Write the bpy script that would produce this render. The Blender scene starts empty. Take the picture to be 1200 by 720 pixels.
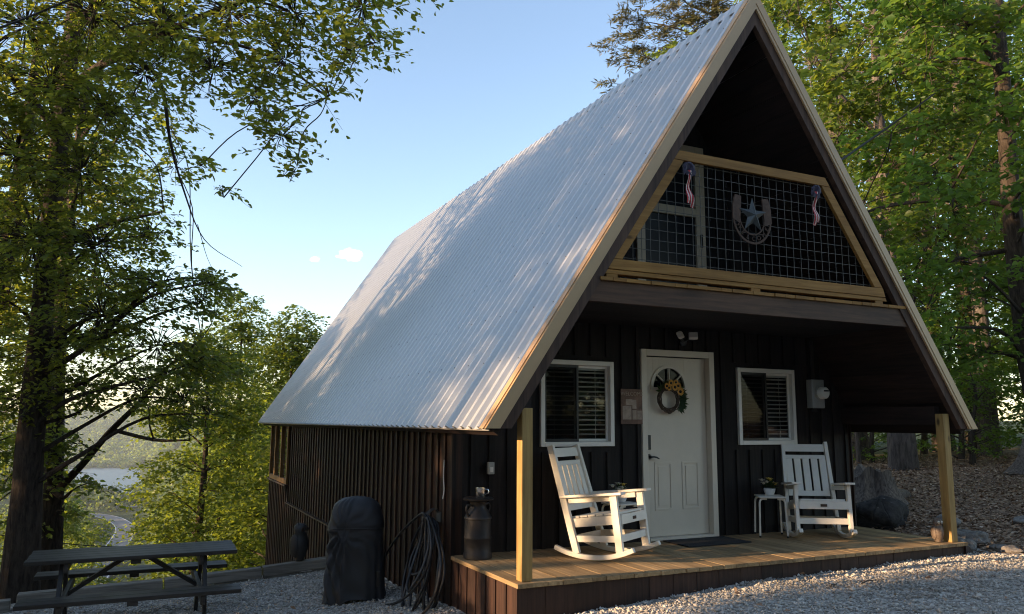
import bpy, bmesh, math, random
import numpy as np
from mathutils import Vector, Matrix
R = math.radians
sc = bpy.context.scene
COL = sc.collection
rnd = random.Random(7)

# ------------------------------------------------------------------ helpers
def tag(o, label=None, cat=None, group=None, kind=None):
    if label: o['label'] = label
    if cat: o['category'] = cat
    if group: o['group'] = group
    if kind: o['kind'] = kind
    return o

def root(name, loc, label, cat, group=None, rz=0.0):
    o = bpy.data.objects.new(name, None)
    COL.objects.link(o)
    o.empty_display_size = 0.1
    o.location = loc
    o.rotation_euler = (0, 0, rz)
    return tag(o, label, cat, group)

def copy_tree(o, parent=None):
    c = o.copy()
    COL.objects.link(c)
    if parent: c.parent = parent
    for ch in list(o.children): copy_tree(ch, c)
    return c

class MB:
    """collects boxes, beams, tubes, lathes and prisms; build() links ONE mesh object"""
    def __init__(s):
        s.v = []; s.f = []; s.m = []; s.mi = 0
    def add(s, vs, fs):
        o = len(s.v)
        s.v += [tuple(p) for p in vs]
        for f in fs:
            s.f.append([i + o for i in f]); s.m.append(s.mi)
        return s
    def hexa(s, p):
        return s.add(p, [(3, 2, 1, 0), (4, 5, 6, 7), (0, 1, 5, 4), (1, 2, 6, 5), (2, 3, 7, 6), (3, 0, 4, 7)])
    def box(s, x0, x1, y0, y1, z0, z1):
        return s.hexa([(x0, y0, z0), (x1, y0, z0), (x1, y1, z0), (x0, y1, z0), (x0, y0, z1), (x1, y0, z1), (x1, y1, z1), (x0, y1, z1)])
    def beam(s, a, b, w, h, up=(0, 0, 1)):
        a = Vector(a); b = Vector(b); d = (b - a).normalized(); u = Vector(up)
        side = d.cross(u).normalized(); u = side.cross(d).normalized()
        side *= w / 2; u *= h / 2
        return s.hexa([a - side - u, a + side - u, a + side + u, a - side + u, b - side - u, b + side - u, b + side + u, b - side + u])
    def tube(s, pts, r, n=8, cap=True):
        pts = [Vector(p) for p in pts]; k = len(pts)
        rs = r if hasattr(r, '__len__') else [r] * k
        vs = []; u = None
        for i, p in enumerate(pts):
            d = (pts[min(i + 1, k - 1)] - pts[max(i - 1, 0)])
            if d.length < 1e-9: d = Vector((0, 0, 1))
            d.normalize()
            if u is None:
                u = d.cross(Vector((0, 0, 1)) if abs(d.z) < .9 else Vector((1, 0, 0))).normalized()
            else:
                u = (u - d * u.dot(d))
                if u.length < 1e-6: u = d.orthogonal()
                u.normalize()
            w = d.cross(u)
            for j in range(n):
                a = 2 * math.pi * j / n
                vs.append(p + (u * math.cos(a) + w * math.sin(a)) * rs[i])
        fs = [(i * n + j, i * n + (j + 1) % n, (i + 1) * n + (j + 1) % n, (i + 1) * n + j) for i in range(k - 1) for j in range(n)]
        if cap:
            fs.append(tuple(range(n))[::-1]); fs.append(tuple(range((k - 1) * n, k * n)))
        return s.add(vs, fs)
    def lathe(s, prof, c=(0, 0, 0), n=24, cap=True, M=None):
        vs = []
        for r, z in prof:
            for j in range(n):
                a = 2 * math.pi * j / n
                p = Vector((r * math.cos(a), r * math.sin(a), z))
                if M: p = M @ p
                vs.append(p + Vector(c))
        k = len(prof)
        fs = [(i * n + j, i * n + (j + 1) % n, (i + 1) * n + (j + 1) % n, (i + 1) * n + j) for i in range(k - 1) for j in range(n)]
        if cap:
            fs.append(tuple(range(n))[::-1]); fs.append(tuple(range((k - 1) * n, k * n)))
        return s.add(vs, fs)
    def prism(s, poly, P, d0, d1):
        n = len(poly)
        vs = [P(a, b, d0) for a, b in poly] + [P(a, b, d1) for a, b in poly]
        return s.add(vs, [tuple(range(n))[::-1], tuple(range(n, 2 * n))] + [(i, (i + 1) % n, n + (i + 1) % n, n + i) for i in range(n)])
    def blob(s, c, r, amp=0.0, seed=0, nu=14, nv=9, freq=2.0):
        rr = random.Random(seed); ph = [rr.uniform(0, 6.28) for _ in range(9)]
        vs = []
        for i in range(nv + 1):
            th = math.pi * i / nv
            for j in range(nu):
                a = 2 * math.pi * j / nu
                d = (math.sin(th) * math.cos(a), math.sin(th) * math.sin(a), math.cos(th))
                k = 1 + amp * (math.sin(freq * d[0] * 2 + ph[0]) * math.sin(freq * d[1] * 2 + ph[1]) + .6 * math.sin(freq * 3.1 * d[2] + ph[2] + d[0] * 3) + .5 * math.sin(freq * 4.3 * d[0] + ph[3]) * math.sin(freq * 3.7 * d[1] + ph[4] + 2 * d[2]))
                vs.append((c[0] + r[0] * d[0] * k, c[1] + r[1] * d[1] * k, c[2] + r[2] * d[2] * k))
        fs = [(i * nu + j, (i + 1) * nu + j, (i + 1) * nu + (j + 1) % nu, i * nu + (j + 1) % nu) for i in range(nv) for j in range(nu)]
        return s.add(vs, fs)
    def build(s, name, mat, parent=None, origin=None, smooth=False, bevel=0, recalc=True, weld=False):
        me = bpy.data.meshes.new(name)
        v = s.v
        if origin is not None:
            v = [(p[0] - origin[0], p[1] - origin[1], p[2] - origin[2]) for p in v]
        me.from_pydata(v, [], s.f)
        mats = mat if isinstance(mat, (list, tuple)) else [mat]
        for m in mats: me.materials.append(m)
        if len(mats) > 1: me.polygons.foreach_set('material_index', s.m)
        if recalc:
            bm = bmesh.new(); bm.from_mesh(me)
            if weld: bmesh.ops.remove_doubles(bm, verts=bm.verts, dist=1e-4)
            bmesh.ops.recalc_face_normals(bm, faces=bm.faces)
            bm.to_mesh(me); bm.free()
        if smooth:
            me.shade_smooth(); me.set_sharp_from_angle(angle=R(42))
        me.update()
        o = bpy.data.objects.new(name, me)
        COL.objects.link(o)
        if parent: o.parent = parent
        if bevel:
            b = o.modifiers.new('bevel', 'BEVEL'); b.width = bevel; b.segments = 2; b.limit_method = 'ANGLE'; b.angle_limit = R(40)
        return o

def mesh_np(name, V, F, mat, attr=None, parent=None, origin=None):
    """big quad mesh from arrays, with one float per face called tint"""
    V = np.asarray(V, dtype=np.float32)
    if origin is not None: V = V - np.asarray(origin, dtype=np.float32)
    F = np.asarray(F, dtype=np.int32); nf, k = F.shape
    me = bpy.data.meshes.new(name)
    me.vertices.add(len(V)); me.vertices.foreach_set('co', V.ravel())
    me.loops.add(nf * k); me.loops.foreach_set('vertex_index', F.ravel())
    me.polygons.add(nf); me.polygons.foreach_set('loop_start', np.arange(nf, dtype=np.int32) * k)
    if attr is not None:
        a = me.attributes.new('tint', 'FLOAT', 'FACE'); a.data.foreach_set('value', np.asarray(attr, dtype=np.float32))
    me.materials.append(mat)
    me.update(calc_edges=True)
    o = bpy.data.objects.new(name, me); COL.objects.link(o)
    if parent: o.parent = parent
    return o

def text_mesh(body, size, extrude=.002):
    cu = bpy.data.curves.new('lettering', 'FONT'); cu.body = body; cu.size = size; cu.extrude = extrude
    cu.align_x = 'CENTER'; cu.align_y = 'CENTER'; cu.resolution_u = 3
    ob = bpy.data.objects.new('lettering', cu); COL.objects.link(ob)
    me = bpy.data.meshes.new_from_object(ob.evaluated_get(bpy.context.evaluated_depsgraph_get()))
    vs = [tuple(v.co) for v in me.vertices]; fs = [tuple(p.vertices) for p in me.polygons]
    bpy.data.objects.remove(ob); bpy.data.curves.remove(cu); bpy.data.meshes.remove(me)
    return vs, fs

# ------------------------------------------------------------------ materials
def mat_new(name):
    m = bpy.data.materials.new(name); m.use_nodes = True
    nt = m.node_tree; b = nt.nodes['Principled BSDF']
    return m, nt, b
def nd(nt, t, **k):
    n = nt.nodes.new(t)
    for a, v in k.items():
        if a.startswith('i_'):
            key = a[2:]; key = int(key) if key.isdigit() else key.replace('_', ' ')
            n.inputs[key].default_value = v
        else: setattr(n, a, v)
    return n
def ramp(nt, stops):
    n = nt.nodes.new('ShaderNodeValToRGB'); e = n.color_ramp.elements
    while len(e) < len(stops): e.new(.5)
    for q, (p, c) in zip(e, stops):
        q.position = p; q.color = (c[0], c[1], c[2], 1)
    return n
def plain(name, col, rough=.5, metal=0.0, noise=.12, scale=12, spec=.5, bump=0.0):
    m, nt, b = mat_new(name)
    b.inputs['Roughness'].default_value = rough; b.inputs['Metallic'].default_value = metal
    b.inputs['Specular IOR Level'].default_value = spec
    tc = nd(nt, 'ShaderNodeTexCoord'); nz = nd(nt, 'ShaderNodeTexNoise', i_Scale=scale, i_Detail=5.0, i_Roughness=.65)
    nt.links.new(tc.outputs['Object'], nz.inputs['Vector'])
    lo = [c * (1 - noise) for c in col]; hi = [min(1, c * (1 + noise)) for c in col]
    r = ramp(nt, [(.3, lo), (.7, hi)])
    nt.links.new(nz.outputs['Fac'], r.inputs['Fac']); nt.links.new(r.outputs['Color'], b.inputs['Base Color'])
    if bump:
        bp = nd(nt, 'ShaderNodeBump', i_Strength=bump, i_Distance=.01)
        nt.links.new(nz.outputs['Fac'], bp.inputs['Height']); nt.links.new(bp.outputs['Normal'], b.inputs['Normal'])
    return m
def wood(name, dark, light, axis='z', scale=1.0, rough=.7, island=.3, bump=.25, spec=.3, knots=0.0):
    m, nt, b = mat_new(name); L = nt.links.new
    b.inputs['Roughness'].default_value = rough; b.inputs['Specular IOR Level'].default_value = spec
    tc = nd(nt, 'ShaderNodeTexCoord'); mp = nd(nt, 'ShaderNodeMapping')
    s = [9 * scale] * 3; s['xyz'.index(axis)] = .55 * scale
    mp.inputs['Scale'].default_value = s
    geo = nd(nt, 'ShaderNodeNewGeometry')
    add = nd(nt, 'ShaderNodeVectorMath', operation='ADD')
    off = nd(nt, 'ShaderNodeCombineXYZ'); mul = nd(nt, 'ShaderNodeMath', operation='MULTIPLY', i_1=37.0)
    L(geo.outputs['Random Per Island'], mul.inputs[0])
    for k in 'XYZ': L(mul.outputs[0], off.inputs[k])
    L(tc.outputs['Object'], add.inputs[0]); L(off.outputs[0], add.inputs[1]); L(add.outputs[0], mp.inputs['Vector'])
    nz = nd(nt, 'ShaderNodeTexNoise', i_Scale=3.2, i_Detail=7.0, i_Roughness=.62, i_Distortion=.5)
    L(mp.outputs[0], nz.inputs['Vector'])
    r = ramp(nt, [(.32, dark), (.68, light)]); L(nz.outputs['Fac'], r.inputs['Fac'])
    big = nd(nt, 'ShaderNodeTexNoise', i_Scale=1.6, i_Detail=4.0); L(add.outputs[0], big.inputs['Vector'])
    bm_ = nd(nt, 'ShaderNodeMapRange', i_1=.3, i_2=.7, i_3=.82, i_4=1.18); L(big.outputs['Fac'], bm_.inputs[0])
    im = nd(nt, 'ShaderNodeMapRange', i_3=1 - island, i_4=1 + island); L(geo.outputs['Random Per Island'], im.inputs[0])
    mm = nd(nt, 'ShaderNodeMath', operation='MULTIPLY'); L(bm_.outputs[0], mm.inputs[0]); L(im.outputs[0], mm.inputs[1])
    sc_ = nd(nt, 'ShaderNodeVectorMath', operation='SCALE'); L(r.outputs['Color'], sc_.inputs[0]); L(mm.outputs[0], sc_.inputs['Scale'])
    last = sc_.outputs[0]
    if knots:
        kp = nd(nt, 'ShaderNodeMapping'); ks = [5.0] * 3; ks['xyz'.index(axis)] = 2.2; kp.inputs['Scale'].default_value = ks
        L(add.outputs[0], kp.inputs['Vector'])
        vo = nd(nt, 'ShaderNodeTexVoronoi', i_Scale=1.0); L(kp.outputs[0], vo.inputs['Vector'])
        kr = ramp(nt, [(.05, (1 - knots,) * 3), (.13, (1, 1, 1))]); L(vo.outputs['Distance'], kr.inputs['Fac'])
        mx = nd(nt, 'ShaderNodeVectorMath', operation='MULTIPLY'); L(last, mx.inputs[0]); L(kr.outputs['Color'], mx.inputs[1]); last = mx.outputs[0]
    L(last, b.inputs['Base Color'])
    bp = nd(nt, 'ShaderNodeBump', i_Strength=bump, i_Distance=.006); L(nz.outputs['Fac'], bp.inputs['Height']); L(bp.outputs['Normal'], b.inputs['Normal'])
    return m
def leaf_mat(name, dark, light, glow, trans=.45, rough=.45):
    m, nt, b = mat_new(name); L = nt.links.new
    at = nd(nt, 'ShaderNodeAttribute', attribute_name='tint')
    r = ramp(nt, [(0, dark), (.75, light), (1, [light[0] * 1.5, light[1] * 1.25, light[2]])]); L(at.outputs['Fac'], r.inputs['Fac'])
    b.inputs['Roughness'].default_value = rough; b.inputs['Specular IOR Level'].default_value = .35
    L(r.outputs['Color'], b.inputs['Base Color'])
    tr = nd(nt, 'ShaderNodeBsdfTranslucent')
    r2 = ramp(nt, [(0, [g * .6 for g in glow]), (1, glow)]); L(at.outputs['Fac'], r2.inputs['Fac']); L(r2.outputs['Color'], tr.inputs['Color'])
    mx = nd(nt, 'ShaderNodeMixShader', i_0=trans); L(b.outputs[0], mx.inputs[1]); L(tr.outputs[0], mx.inputs[2])
    L(mx.outputs[0], nt.nodes['Material Output'].inputs['Surface'])
    return m
def bark_mat(name, dark, light):
    m, nt, b = mat_new(name); L = nt.links.new
    b.inputs['Roughness'].default_value = .9; b.inputs['Specular IOR Level'].default_value = .2
    tc = nd(nt, 'ShaderNodeTexCoord'); mp = nd(nt, 'ShaderNodeMapping'); mp.inputs['Scale'].default_value = (14, 14, 2.6)
    L(tc.outputs['Object'], mp.inputs['Vector'])
    nz = nd(nt, 'ShaderNodeTexNoise', i_Scale=1.4, i_Detail=8.0, i_Roughness=.68, i_Distortion=.6); L(mp.outputs[0], nz.inputs['Vector'])
    r = ramp(nt, [(.35, dark), (.65, light)]); L(nz.outputs['Fac'], r.inputs['Fac']); L(r.outputs['Color'], b.inputs['Base Color'])
    bp = nd(nt, 'ShaderNodeBump', i_Strength=.9, i_Distance=.04); L(nz.outputs['Fac'], bp.inputs['Height']); L(bp.outputs['Normal'], b.inputs['Normal'])
    return m
def speckle_mat(name, stops, scale, rough=.9, bump=.6, dist=.02, big=(.85, 1.15), bigscale=.5):
    m, nt, b = mat_new(name); L = nt.links.new
    b.inputs['Roughness'].default_value = rough; b.inputs['Specular IOR Level'].default_value = .25
    tc = nd(nt, 'ShaderNodeTexCoord')
    vo = nd(nt, 'ShaderNodeTexVoronoi', i_Scale=scale); L(tc.outputs['Object'], vo.inputs['Vector'])
    r = ramp(nt, stops); sp = nd(nt, 'ShaderNodeSeparateColor'); L(vo.outputs['Color'], sp.inputs[0]); L(sp.outputs[0], r.inputs['Fac'])
    bg = nd(nt, 'ShaderNodeTexNoise', i_Scale=bigscale, i_Detail=5.0); L(tc.outputs['Object'], bg.inputs['Vector'])
    mr = nd(nt, 'ShaderNodeMapRange', i_1=.3, i_2=.7, i_3=big[0], i_4=big[1]); L(bg.outputs['Fac'], mr.inputs[0])
    s = nd(nt, 'ShaderNodeVectorMath', operation='SCALE'); L(r.outputs['Color'], s.inputs[0]); L(mr.outputs[0], s.inputs['Scale'])
    L(s.outputs[0], b.inputs['Base Color'])
    inv = nd(nt, 'ShaderNodeMath', operation='SUBTRACT', i_0=1.0); L(vo.outputs['Distance'], inv.inputs[1])
    bp = nd(nt, 'ShaderNodeBump', i_Strength=bump, i_Distance=dist); L(inv.outputs[0], bp.inputs['Height']); L(bp.outputs['Normal'], b.inputs['Normal'])
    return m
def glass_mat(name, tint=(.9, .92, .92), gloss=1.0):
    m, nt, b = mat_new(name); L = nt.links.new
    t = nd(nt, 'ShaderNodeBsdfTransparent'); t.inputs['Color'].default_value = (*tint, 1)
    g = nd(nt, 'ShaderNodeBsdfGlossy', i_Roughness=.03)
    lw = nd(nt, 'ShaderNodeLayerWeight', i_Blend=.5); pw = nd(nt, 'ShaderNodeMath', operation='POWER', i_1=4.0); L(lw.outputs['Facing'], pw.inputs[0])
    f = nd(nt, 'ShaderNodeMath', operation='MULTIPLY_ADD', i_1=.8 * gloss, i_2=.035 * gloss); L(pw.outputs[0], f.inputs[0]); mx = nd(nt, 'ShaderNodeMixShader')
    L(f.outputs[0], mx.inputs[0]); L(t.outputs[0], mx.inputs[1]); L(g.outputs[0], mx.inputs[2])
    L(mx.outputs[0], nt.nodes['Material Output'].inputs['Surface'])
    return m

STAIN_D, STAIN_L = (.008, .0034, .002), (.048, .0195, .0098)
M = {}
M['stain'] = wood('dark stained siding', STAIN_D, STAIN_L, 'z', island=.35, rough=.62, bump=.3)
M['stain_x'] = wood('dark stained beam', (.046, .021, .011), (.11, .052, .027), 'x', island=.2, rough=.65)
M['stain_y'] = wood('dark stained ceiling boards', (.008, .004, .003), (.028, .014, .010), 'y', island=.3)
M['stain_slope'] = wood('brown stained rafter', (.040, .021, .014), (.095, .05, .032), 'z', scale=.8, island=.2)
M['front'] = wood('siding stain darkened for porch shade', (.008, .0065, .006), (.024, .018, .016), 'z', island=.3, rough=.7, bump=.3, spec=.2)  # siding stain darkened and greyed, porch shade put into the colour
M['skirt'] = wood('red brown skirting', (.022, .010, .007), (.058, .027, .018), 'z', island=.35, rough=.6)
M['pine_x'] = wood('golden pine', (.20, .085, .016), (.33, .160, .040), 'x', island=.15, knots=.6)
M['pine_z'] = wood('golden pine upright', (.15, .075, .022), (.27, .15, .052), 'z', island=.15, knots=.6)
M['post'] = wood('treated pine post', (.25, .145, .046), (.41, .255, .092), 'z', island=.08, knots=.8)
M['deck'] = wood('treated deck boards', (.21, .135, .065), (.40, .265, .135), 'y', island=.28, rough=.75, knots=.4)
M['timber'] = wood('weathered landscape timber', (.12, .105, .085), (.32, .28, .23), 'x', island=.25, rough=.9, bump=.6)
M['oldwood'] = wood('grey weathered stump wood', (.05, .036, .029), (.22, .175, .14), 'z', scale=1.3, island=.1, rough=.95, bump=.9)
M['trim'] = plain('tan painted metal trim', (.47, .295, .15), .45, noise=.06, scale=5)
M['beige'] = plain('beige door paint', (.56, .45, .31), .5, noise=.06, scale=4)
M['white'] = plain('white resin', (.77, .715, .62), .45, noise=.05, scale=6)
M['door'] = plain('off white door paint', (.64, .56, .455), .4, noise=.04, scale=4)
M['vinyl'] = plain('white vinyl', (.76, .72, .65), .4, noise=.04, scale=6)
M['blind'] = plain('white blind slats', (.62, .60, .54), .5, noise=.05)
M['black'] = plain('black hardware', (.012, .011, .011), .4, noise=.2)
M['rubber'] = plain('black rubber hose', (.012, .012, .013), .5, noise=.3, scale=20)
M['blackwood_x'] = wood('black painted planks', (.013, .0115, .0105), (.042, .038, .034), 'x', island=.35, rough=.5, bump=.35)
M['blackwood_z'] = wood('black painted legs', (.013, .0115, .0105), (.038, .034, .031), 'z', island=.3, rough=.55, bump=.3)
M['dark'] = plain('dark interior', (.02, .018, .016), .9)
M['cover'] = plain('black vinyl grill cover', (.017, .017, .0185), .62, noise=.25, scale=3, bump=.05)
M['can'] = plain('rusty dark milk can', (.026, .022, .020), .55, metal=.4, noise=.55, scale=5, bump=.15)
M['tin'] = plain('bright tin', (.72, .70, .66), .25, metal=1.0, noise=.08)
M['wire'] = plain('galvanised wire', (.085, .08, .07), .6, metal=.3, noise=.1)
M['rust'] = plain('rusted metal', (.075, .040, .026), .75, metal=.3, noise=.4, scale=14)
M['star'] = plain('grey weathered tin star', (.06, .066, .064), .5, metal=.4, noise=.35, scale=8)
M['meter'] = plain('grey meter enclosure', (.36, .36, .34), .5, metal=.3, noise=.08)
M['owl'] = plain('dark owl decoy plastic', (.022, .02, .018), .6, noise=.3, scale=25)
M['owlbrown'] = plain('brown owl decoy plastic', (.15, .105, .075), .6, noise=.45, scale=30, bump=.3)
M['yellow'] = plain('yellow petals', (.62, .40, .06), .6, noise=.2, scale=40)
M['sunflower'] = plain('orange yellow petals', (.60, .27, .03), .6, noise=.2, scale=40)
M['cream'] = plain('cream petals', (.70, .64, .52), .6, noise=.12, scale=40)
M['ceramic'] = plain('white ceramic', (.74, .73, .70), .3, noise=.03)
M['twig'] = plain('dry twig', (.09, .06, .04), .9, noise=.3, scale=30)
M['mat'] = plain('black door mat', (.012, .012, .014), .95, noise=.3, scale=60, bump=.5)
M['green'] = leaf_mat('plant leaf', (.02, .05, .012), (.06, .11, .03), (.14, .2, .04))
M['asphalt'] = plain('pale old asphalt', (.16, .16, .165), .9, noise=.15, scale=.3)
M['roadline'] = plain('white road paint', (.7, .7, .68), .8)
M['cloth_blue'] = plain('navy ribbon', (.025, .02, .045), .7, noise=.5, scale=40)
M['steel'] = plain('zinc screw', (.10, .10, .10), .5, metal=.5)
M['glass'] = glass_mat('window glass')
M['screen'] = glass_mat('insect screen', (.50, .51, .52), .25)
M['loftglass'] = plain('dark loft glass', (.012, .013, .015), .35, spec=.25)
M['cable'] = plain('black cable', (.015, .015, .015), .6)

def rock_mat(name, dark, light, speck, amount):
    m, nt, b = mat_new(name); L = nt.links.new
    b.inputs['Roughness'].default_value = .92; b.inputs['Specular IOR Level'].default_value = .2
    tc = nd(nt, 'ShaderNodeTexCoord'); nz = nd(nt, 'ShaderNodeTexNoise', i_Scale=6.0, i_Detail=10.0, i_Roughness=.72); L(tc.outputs['Object'], nz.inputs['Vector'])
    r = ramp(nt, [(.32, dark), (.68, light)]); L(nz.outputs['Fac'], r.inputs['Fac'])
    n2 = nd(nt, 'ShaderNodeTexNoise', i_Scale=17.0, i_Detail=5.0, i_Roughness=.7); L(tc.outputs['Object'], n2.inputs['Vector'])
    k = nd(nt, 'ShaderNodeMapRange', i_1=1 - amount, i_2=1.06 - amount, clamp=True); L(n2.outputs['Fac'], k.inputs[0])
    mx = nd(nt, 'ShaderNodeMix', data_type='RGBA'); L(k.outputs[0], mx.inputs[0]); L(r.outputs['Color'], mx.inputs[6]); mx.inputs[7].default_value = (*speck, 1); L(mx.outputs[2], b.inputs['Base Color'])
    vo = nd(nt, 'ShaderNodeTexVoronoi', i_Scale=3.2, feature='DISTANCE_TO_EDGE'); L(tc.outputs['Object'], vo.inputs['Vector'])
    cr = nd(nt, 'ShaderNodeMapRange', i_1=0.0, i_2=.05, clamp=True); L(vo.outputs['Distance'], cr.inputs[0])
    ad = nd(nt, 'ShaderNodeMath', operation='MULTIPLY_ADD', i_1=.35); L(cr.outputs[0], ad.inputs[0]); L(nz.outputs['Fac'], ad.inputs[2])
    bp = nd(nt, 'ShaderNodeBump', i_Strength=1.0, i_Distance=.05); L(ad.outputs[0], bp.inputs['Height']); L(bp.outputs['Normal'], b.inputs['Normal'])
    return m
def metal_roof():
    m, nt, b = mat_new('galvanised ribbed metal'); L = nt.links.new
    b.inputs['Metallic'].default_value = .72
    tc = nd(nt, 'ShaderNodeTexCoord')
    nz = nd(nt, 'ShaderNodeTexNoise', i_Scale=2.2, i_Detail=8.0, i_Roughness=.7); L(tc.outputs['Object'], nz.inputs['Vector'])
    r = ramp(nt, [(.25, (.61, .60, .575)), (.75, (.66, .65, .625))]); L(nz.outputs['Fac'], r.inputs['Fac']); L(r.outputs['Color'], b.inputs['Base Color'])
    mr = nd(nt, 'ShaderNodeMapRange', i_3=.42, i_4=.46); L(nz.outputs['Fac'], mr.inputs[0]); L(mr.outputs[0], b.inputs['Roughness'])
    return m
M['roof'] = metal_roof()

def stripe_mat():
    m, nt, b = mat_new('red and white striped ribbon'); L = nt.links.new
    tc = nd(nt, 'ShaderNodeTexCoord'); w = nd(nt, 'ShaderNodeTexWave', i_Scale=9.0, bands_direction='X')
    L(tc.outputs['Object'], w.inputs['Vector'])
    r = ramp(nt, [(.62, (.40, .025, .03)), (.72, (.58, .48, .42))]); L(w.outputs['Fac'], r.inputs['Fac']); L(r.outputs['Color'], b.inputs['Base Color'])
    b.inputs['Roughness'].default_value = .7
    return m
M['stripe'] = stripe_mat()

# ------------------------------------------------------------------ camera
F_PX = 918.52
yaw, pitch, roll = .4477, .145, .0057
CAM = Vector((-2.9392, -5.9731, 1.3106))
fw = Vector((math.sin(yaw) * math.cos(pitch), math.cos(yaw) * math.cos(pitch), math.sin(pitch)))
rt = Vector((math.cos(yaw), -math.sin(yaw), 0)); up = rt.cross(fw)
rt, up = rt * math.cos(roll) + up * math.sin(roll), up * math.cos(roll) - rt * math.sin(roll)
cam = bpy.data.cameras.new('camera'); co = bpy.data.objects.new('camera', cam); COL.objects.link(co)
cam.sensor_width = 36; cam.lens = F_PX / 1200 * 36; cam.clip_start = .05; cam.clip_end = 6000
mw = Matrix((rt, up, -fw)).transposed().to_4x4(); mw.translation = CAM
co.matrix_world = mw
sc.camera = co
def at(px, py, d):
    """a world point seen d metres away in the direction of a photo pixel"""
    return CAM + (fw + rt * ((px - 600) / F_PX) - up * ((py - 360) / F_PX)) * d

# ------------------------------------------------------------------ terrain
def sp(x, k=1.0): return np.logaddexp(0, np.asarray(x) / k) * k
def sst(a, b, x):
    t = np.clip((x - a) / (b - a), 0, 1); return t * t * (3 - 2 * t)
def yard(X, Y):
    X = np.asarray(X, float); Y = np.asarray(Y, float)
    zx = np.where(X > 0, .215 * (1 - np.exp(-np.maximum(X, 0) / 2.2)), -.25 * (1 - np.exp(np.minimum(X, 0) / 2.56)))
    zy = np.where(Y > 0, -.37 * (1 - np.exp(-np.maximum(Y, 0) / 3.0)), .13 * (1 - np.exp(np.minimum(Y, 0) / 1.5)))
    zy = zy * (1 - .75 * sst(3, 6, X))
    return -.335 + zx + zy
def wob(X, Y, s, k=0.0):
    return np.sin(X * s + 1.3 + k) * np.cos(Y * s * 1.17 + .4 + k) + .5 * np.sin(X * s * 2.3 + Y * s * 1.9 + 2 * k)
def terrain(X, Y):
    X = np.asarray(X, float); Y = np.asarray(Y, float)
    z = yard(X, Y) - .05 + .012 * wob(X, Y, 2.1)
    q = .81 * (X - 5.6) + .59 * Y
    right = sst(4.6, 7.0, X)
    h = .080 * sp(np.minimum(q, 7.5), .3) + .004 * np.maximum(q - 7.5, 0)
    p = .59 * (X - 12) - .81 * (Y - 4)
    h = h + .045 * np.clip(p, -3, 6) * sst(2, 7, q) + .05 * wob(X, Y, .8) * sst(.3, 2, q)
    z = z + h * right
    d = Y - 5.35 + .15 * wob(X, Y, .7)
    left = 1 - sst(6.0, 10 + .1 * np.maximum(Y, 0), X)
    drop = -60 * (1 - np.exp(-.42 * sp(d, .25) / 60))
    v = np.maximum(drop, -50.3) - 12.5 * sst(585, 720, Y)
    v = v + 16 * np.exp(-((X + 75) / 55) ** 2 - ((Y - 600) / 90) ** 2)
    v = v + (66 + 10 * wob(X, Y, .006)) * sst(1120, 1950, Y) + 3 * wob(X, Y, .02) * sst(80, 200, Y) * (1 - sst(300, 330, Y))
    return z + v * left

def build_terrain():
    na = 300
    ang = np.concatenate([np.linspace(-.65, 1.25, 230), np.linspace(1.25, 2 * math.pi - .65, 72)[1:-1]])
    na = len(ang)
    rr = np.concatenate([[.3], np.geomspace(.8, 2600, 190)])
    A, RR = np.meshgrid(ang, rr)
    X = CAM.x + RR * np.sin(A); Y = CAM.y + RR * np.cos(A)
    Z = terrain(X, Y)
    V = np.stack([X, Y, Z], -1).reshape(-1, 3)
    i = np.arange(len(rr) - 1)[:, None] * na; j = np.arange(na)[None, :]; j2 = (j + 1) % na
    Fq = np.stack([i + j, i + j2, i + na + j2, i + na + j], -1).reshape(-1, 4)
    m, nt, b = mat_new('forest floor'); L = nt.links.new
    b.inputs['Roughness'].default_value = .95; b.inputs['Specular IOR Level'].default_value = .15
    tc = nd(nt, 'ShaderNodeTexCoord')
    vo = nd(nt, 'ShaderNodeTexVoronoi', i_Scale=24.0); L(tc.outputs['Object'], vo.inputs['Vector'])
    spc = nd(nt, 'ShaderNodeSeparateColor'); L(vo.outputs['Color'], spc.inputs[0])
    r = ramp(nt, [(0, (.07, .042, .027)), (.5, (.23, .14, .088)), (.85, (.36, .24, .16)), (1, (.50, .38, .28))]); L(spc.outputs[0], r.inputs['Fac'])
    nz = nd(nt, 'ShaderNodeTexNoise', i_Scale=.5, i_Detail=6.0); L(tc.outputs['Object'], nz.inputs['Vector'])
    g = ramp(nt, [(.3, (.018, .035, .010)), (.7, (.055, .075, .022))]); L(nz.outputs['Fac'], g.inputs['Fac'])
    sx = nd(nt, 'ShaderNodeSeparateXYZ'); L(tc.outputs['Object'], sx.inputs[0])
    far = nd(nt, 'ShaderNodeMapRange', i_1=9.0, i_2=14.0, clamp=True); L(sx.outputs['Y'], far.inputs[0])
    mx = nd(nt, 'ShaderNodeMix', data_type='RGBA'); L(far.outputs[0], mx.inputs[0]); L(r.outputs['Color'], mx.inputs[6]); L(g.outputs['Color'], mx.inputs[7])
    L(mx.outputs[2], b.inputs['Base Color'])
    bp = nd(nt, 'ShaderNodeBump', i_Strength=.8, i_Distance=.04); L(vo.outputs['Distance'], bp.inputs['Height']); L(bp.outputs['Normal'], b.inputs['Normal'])
    o = mesh_np('hillside', V, Fq, m); tag(o, kind='structure')
    o.data.shade_smooth()
build_terrain()

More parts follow.
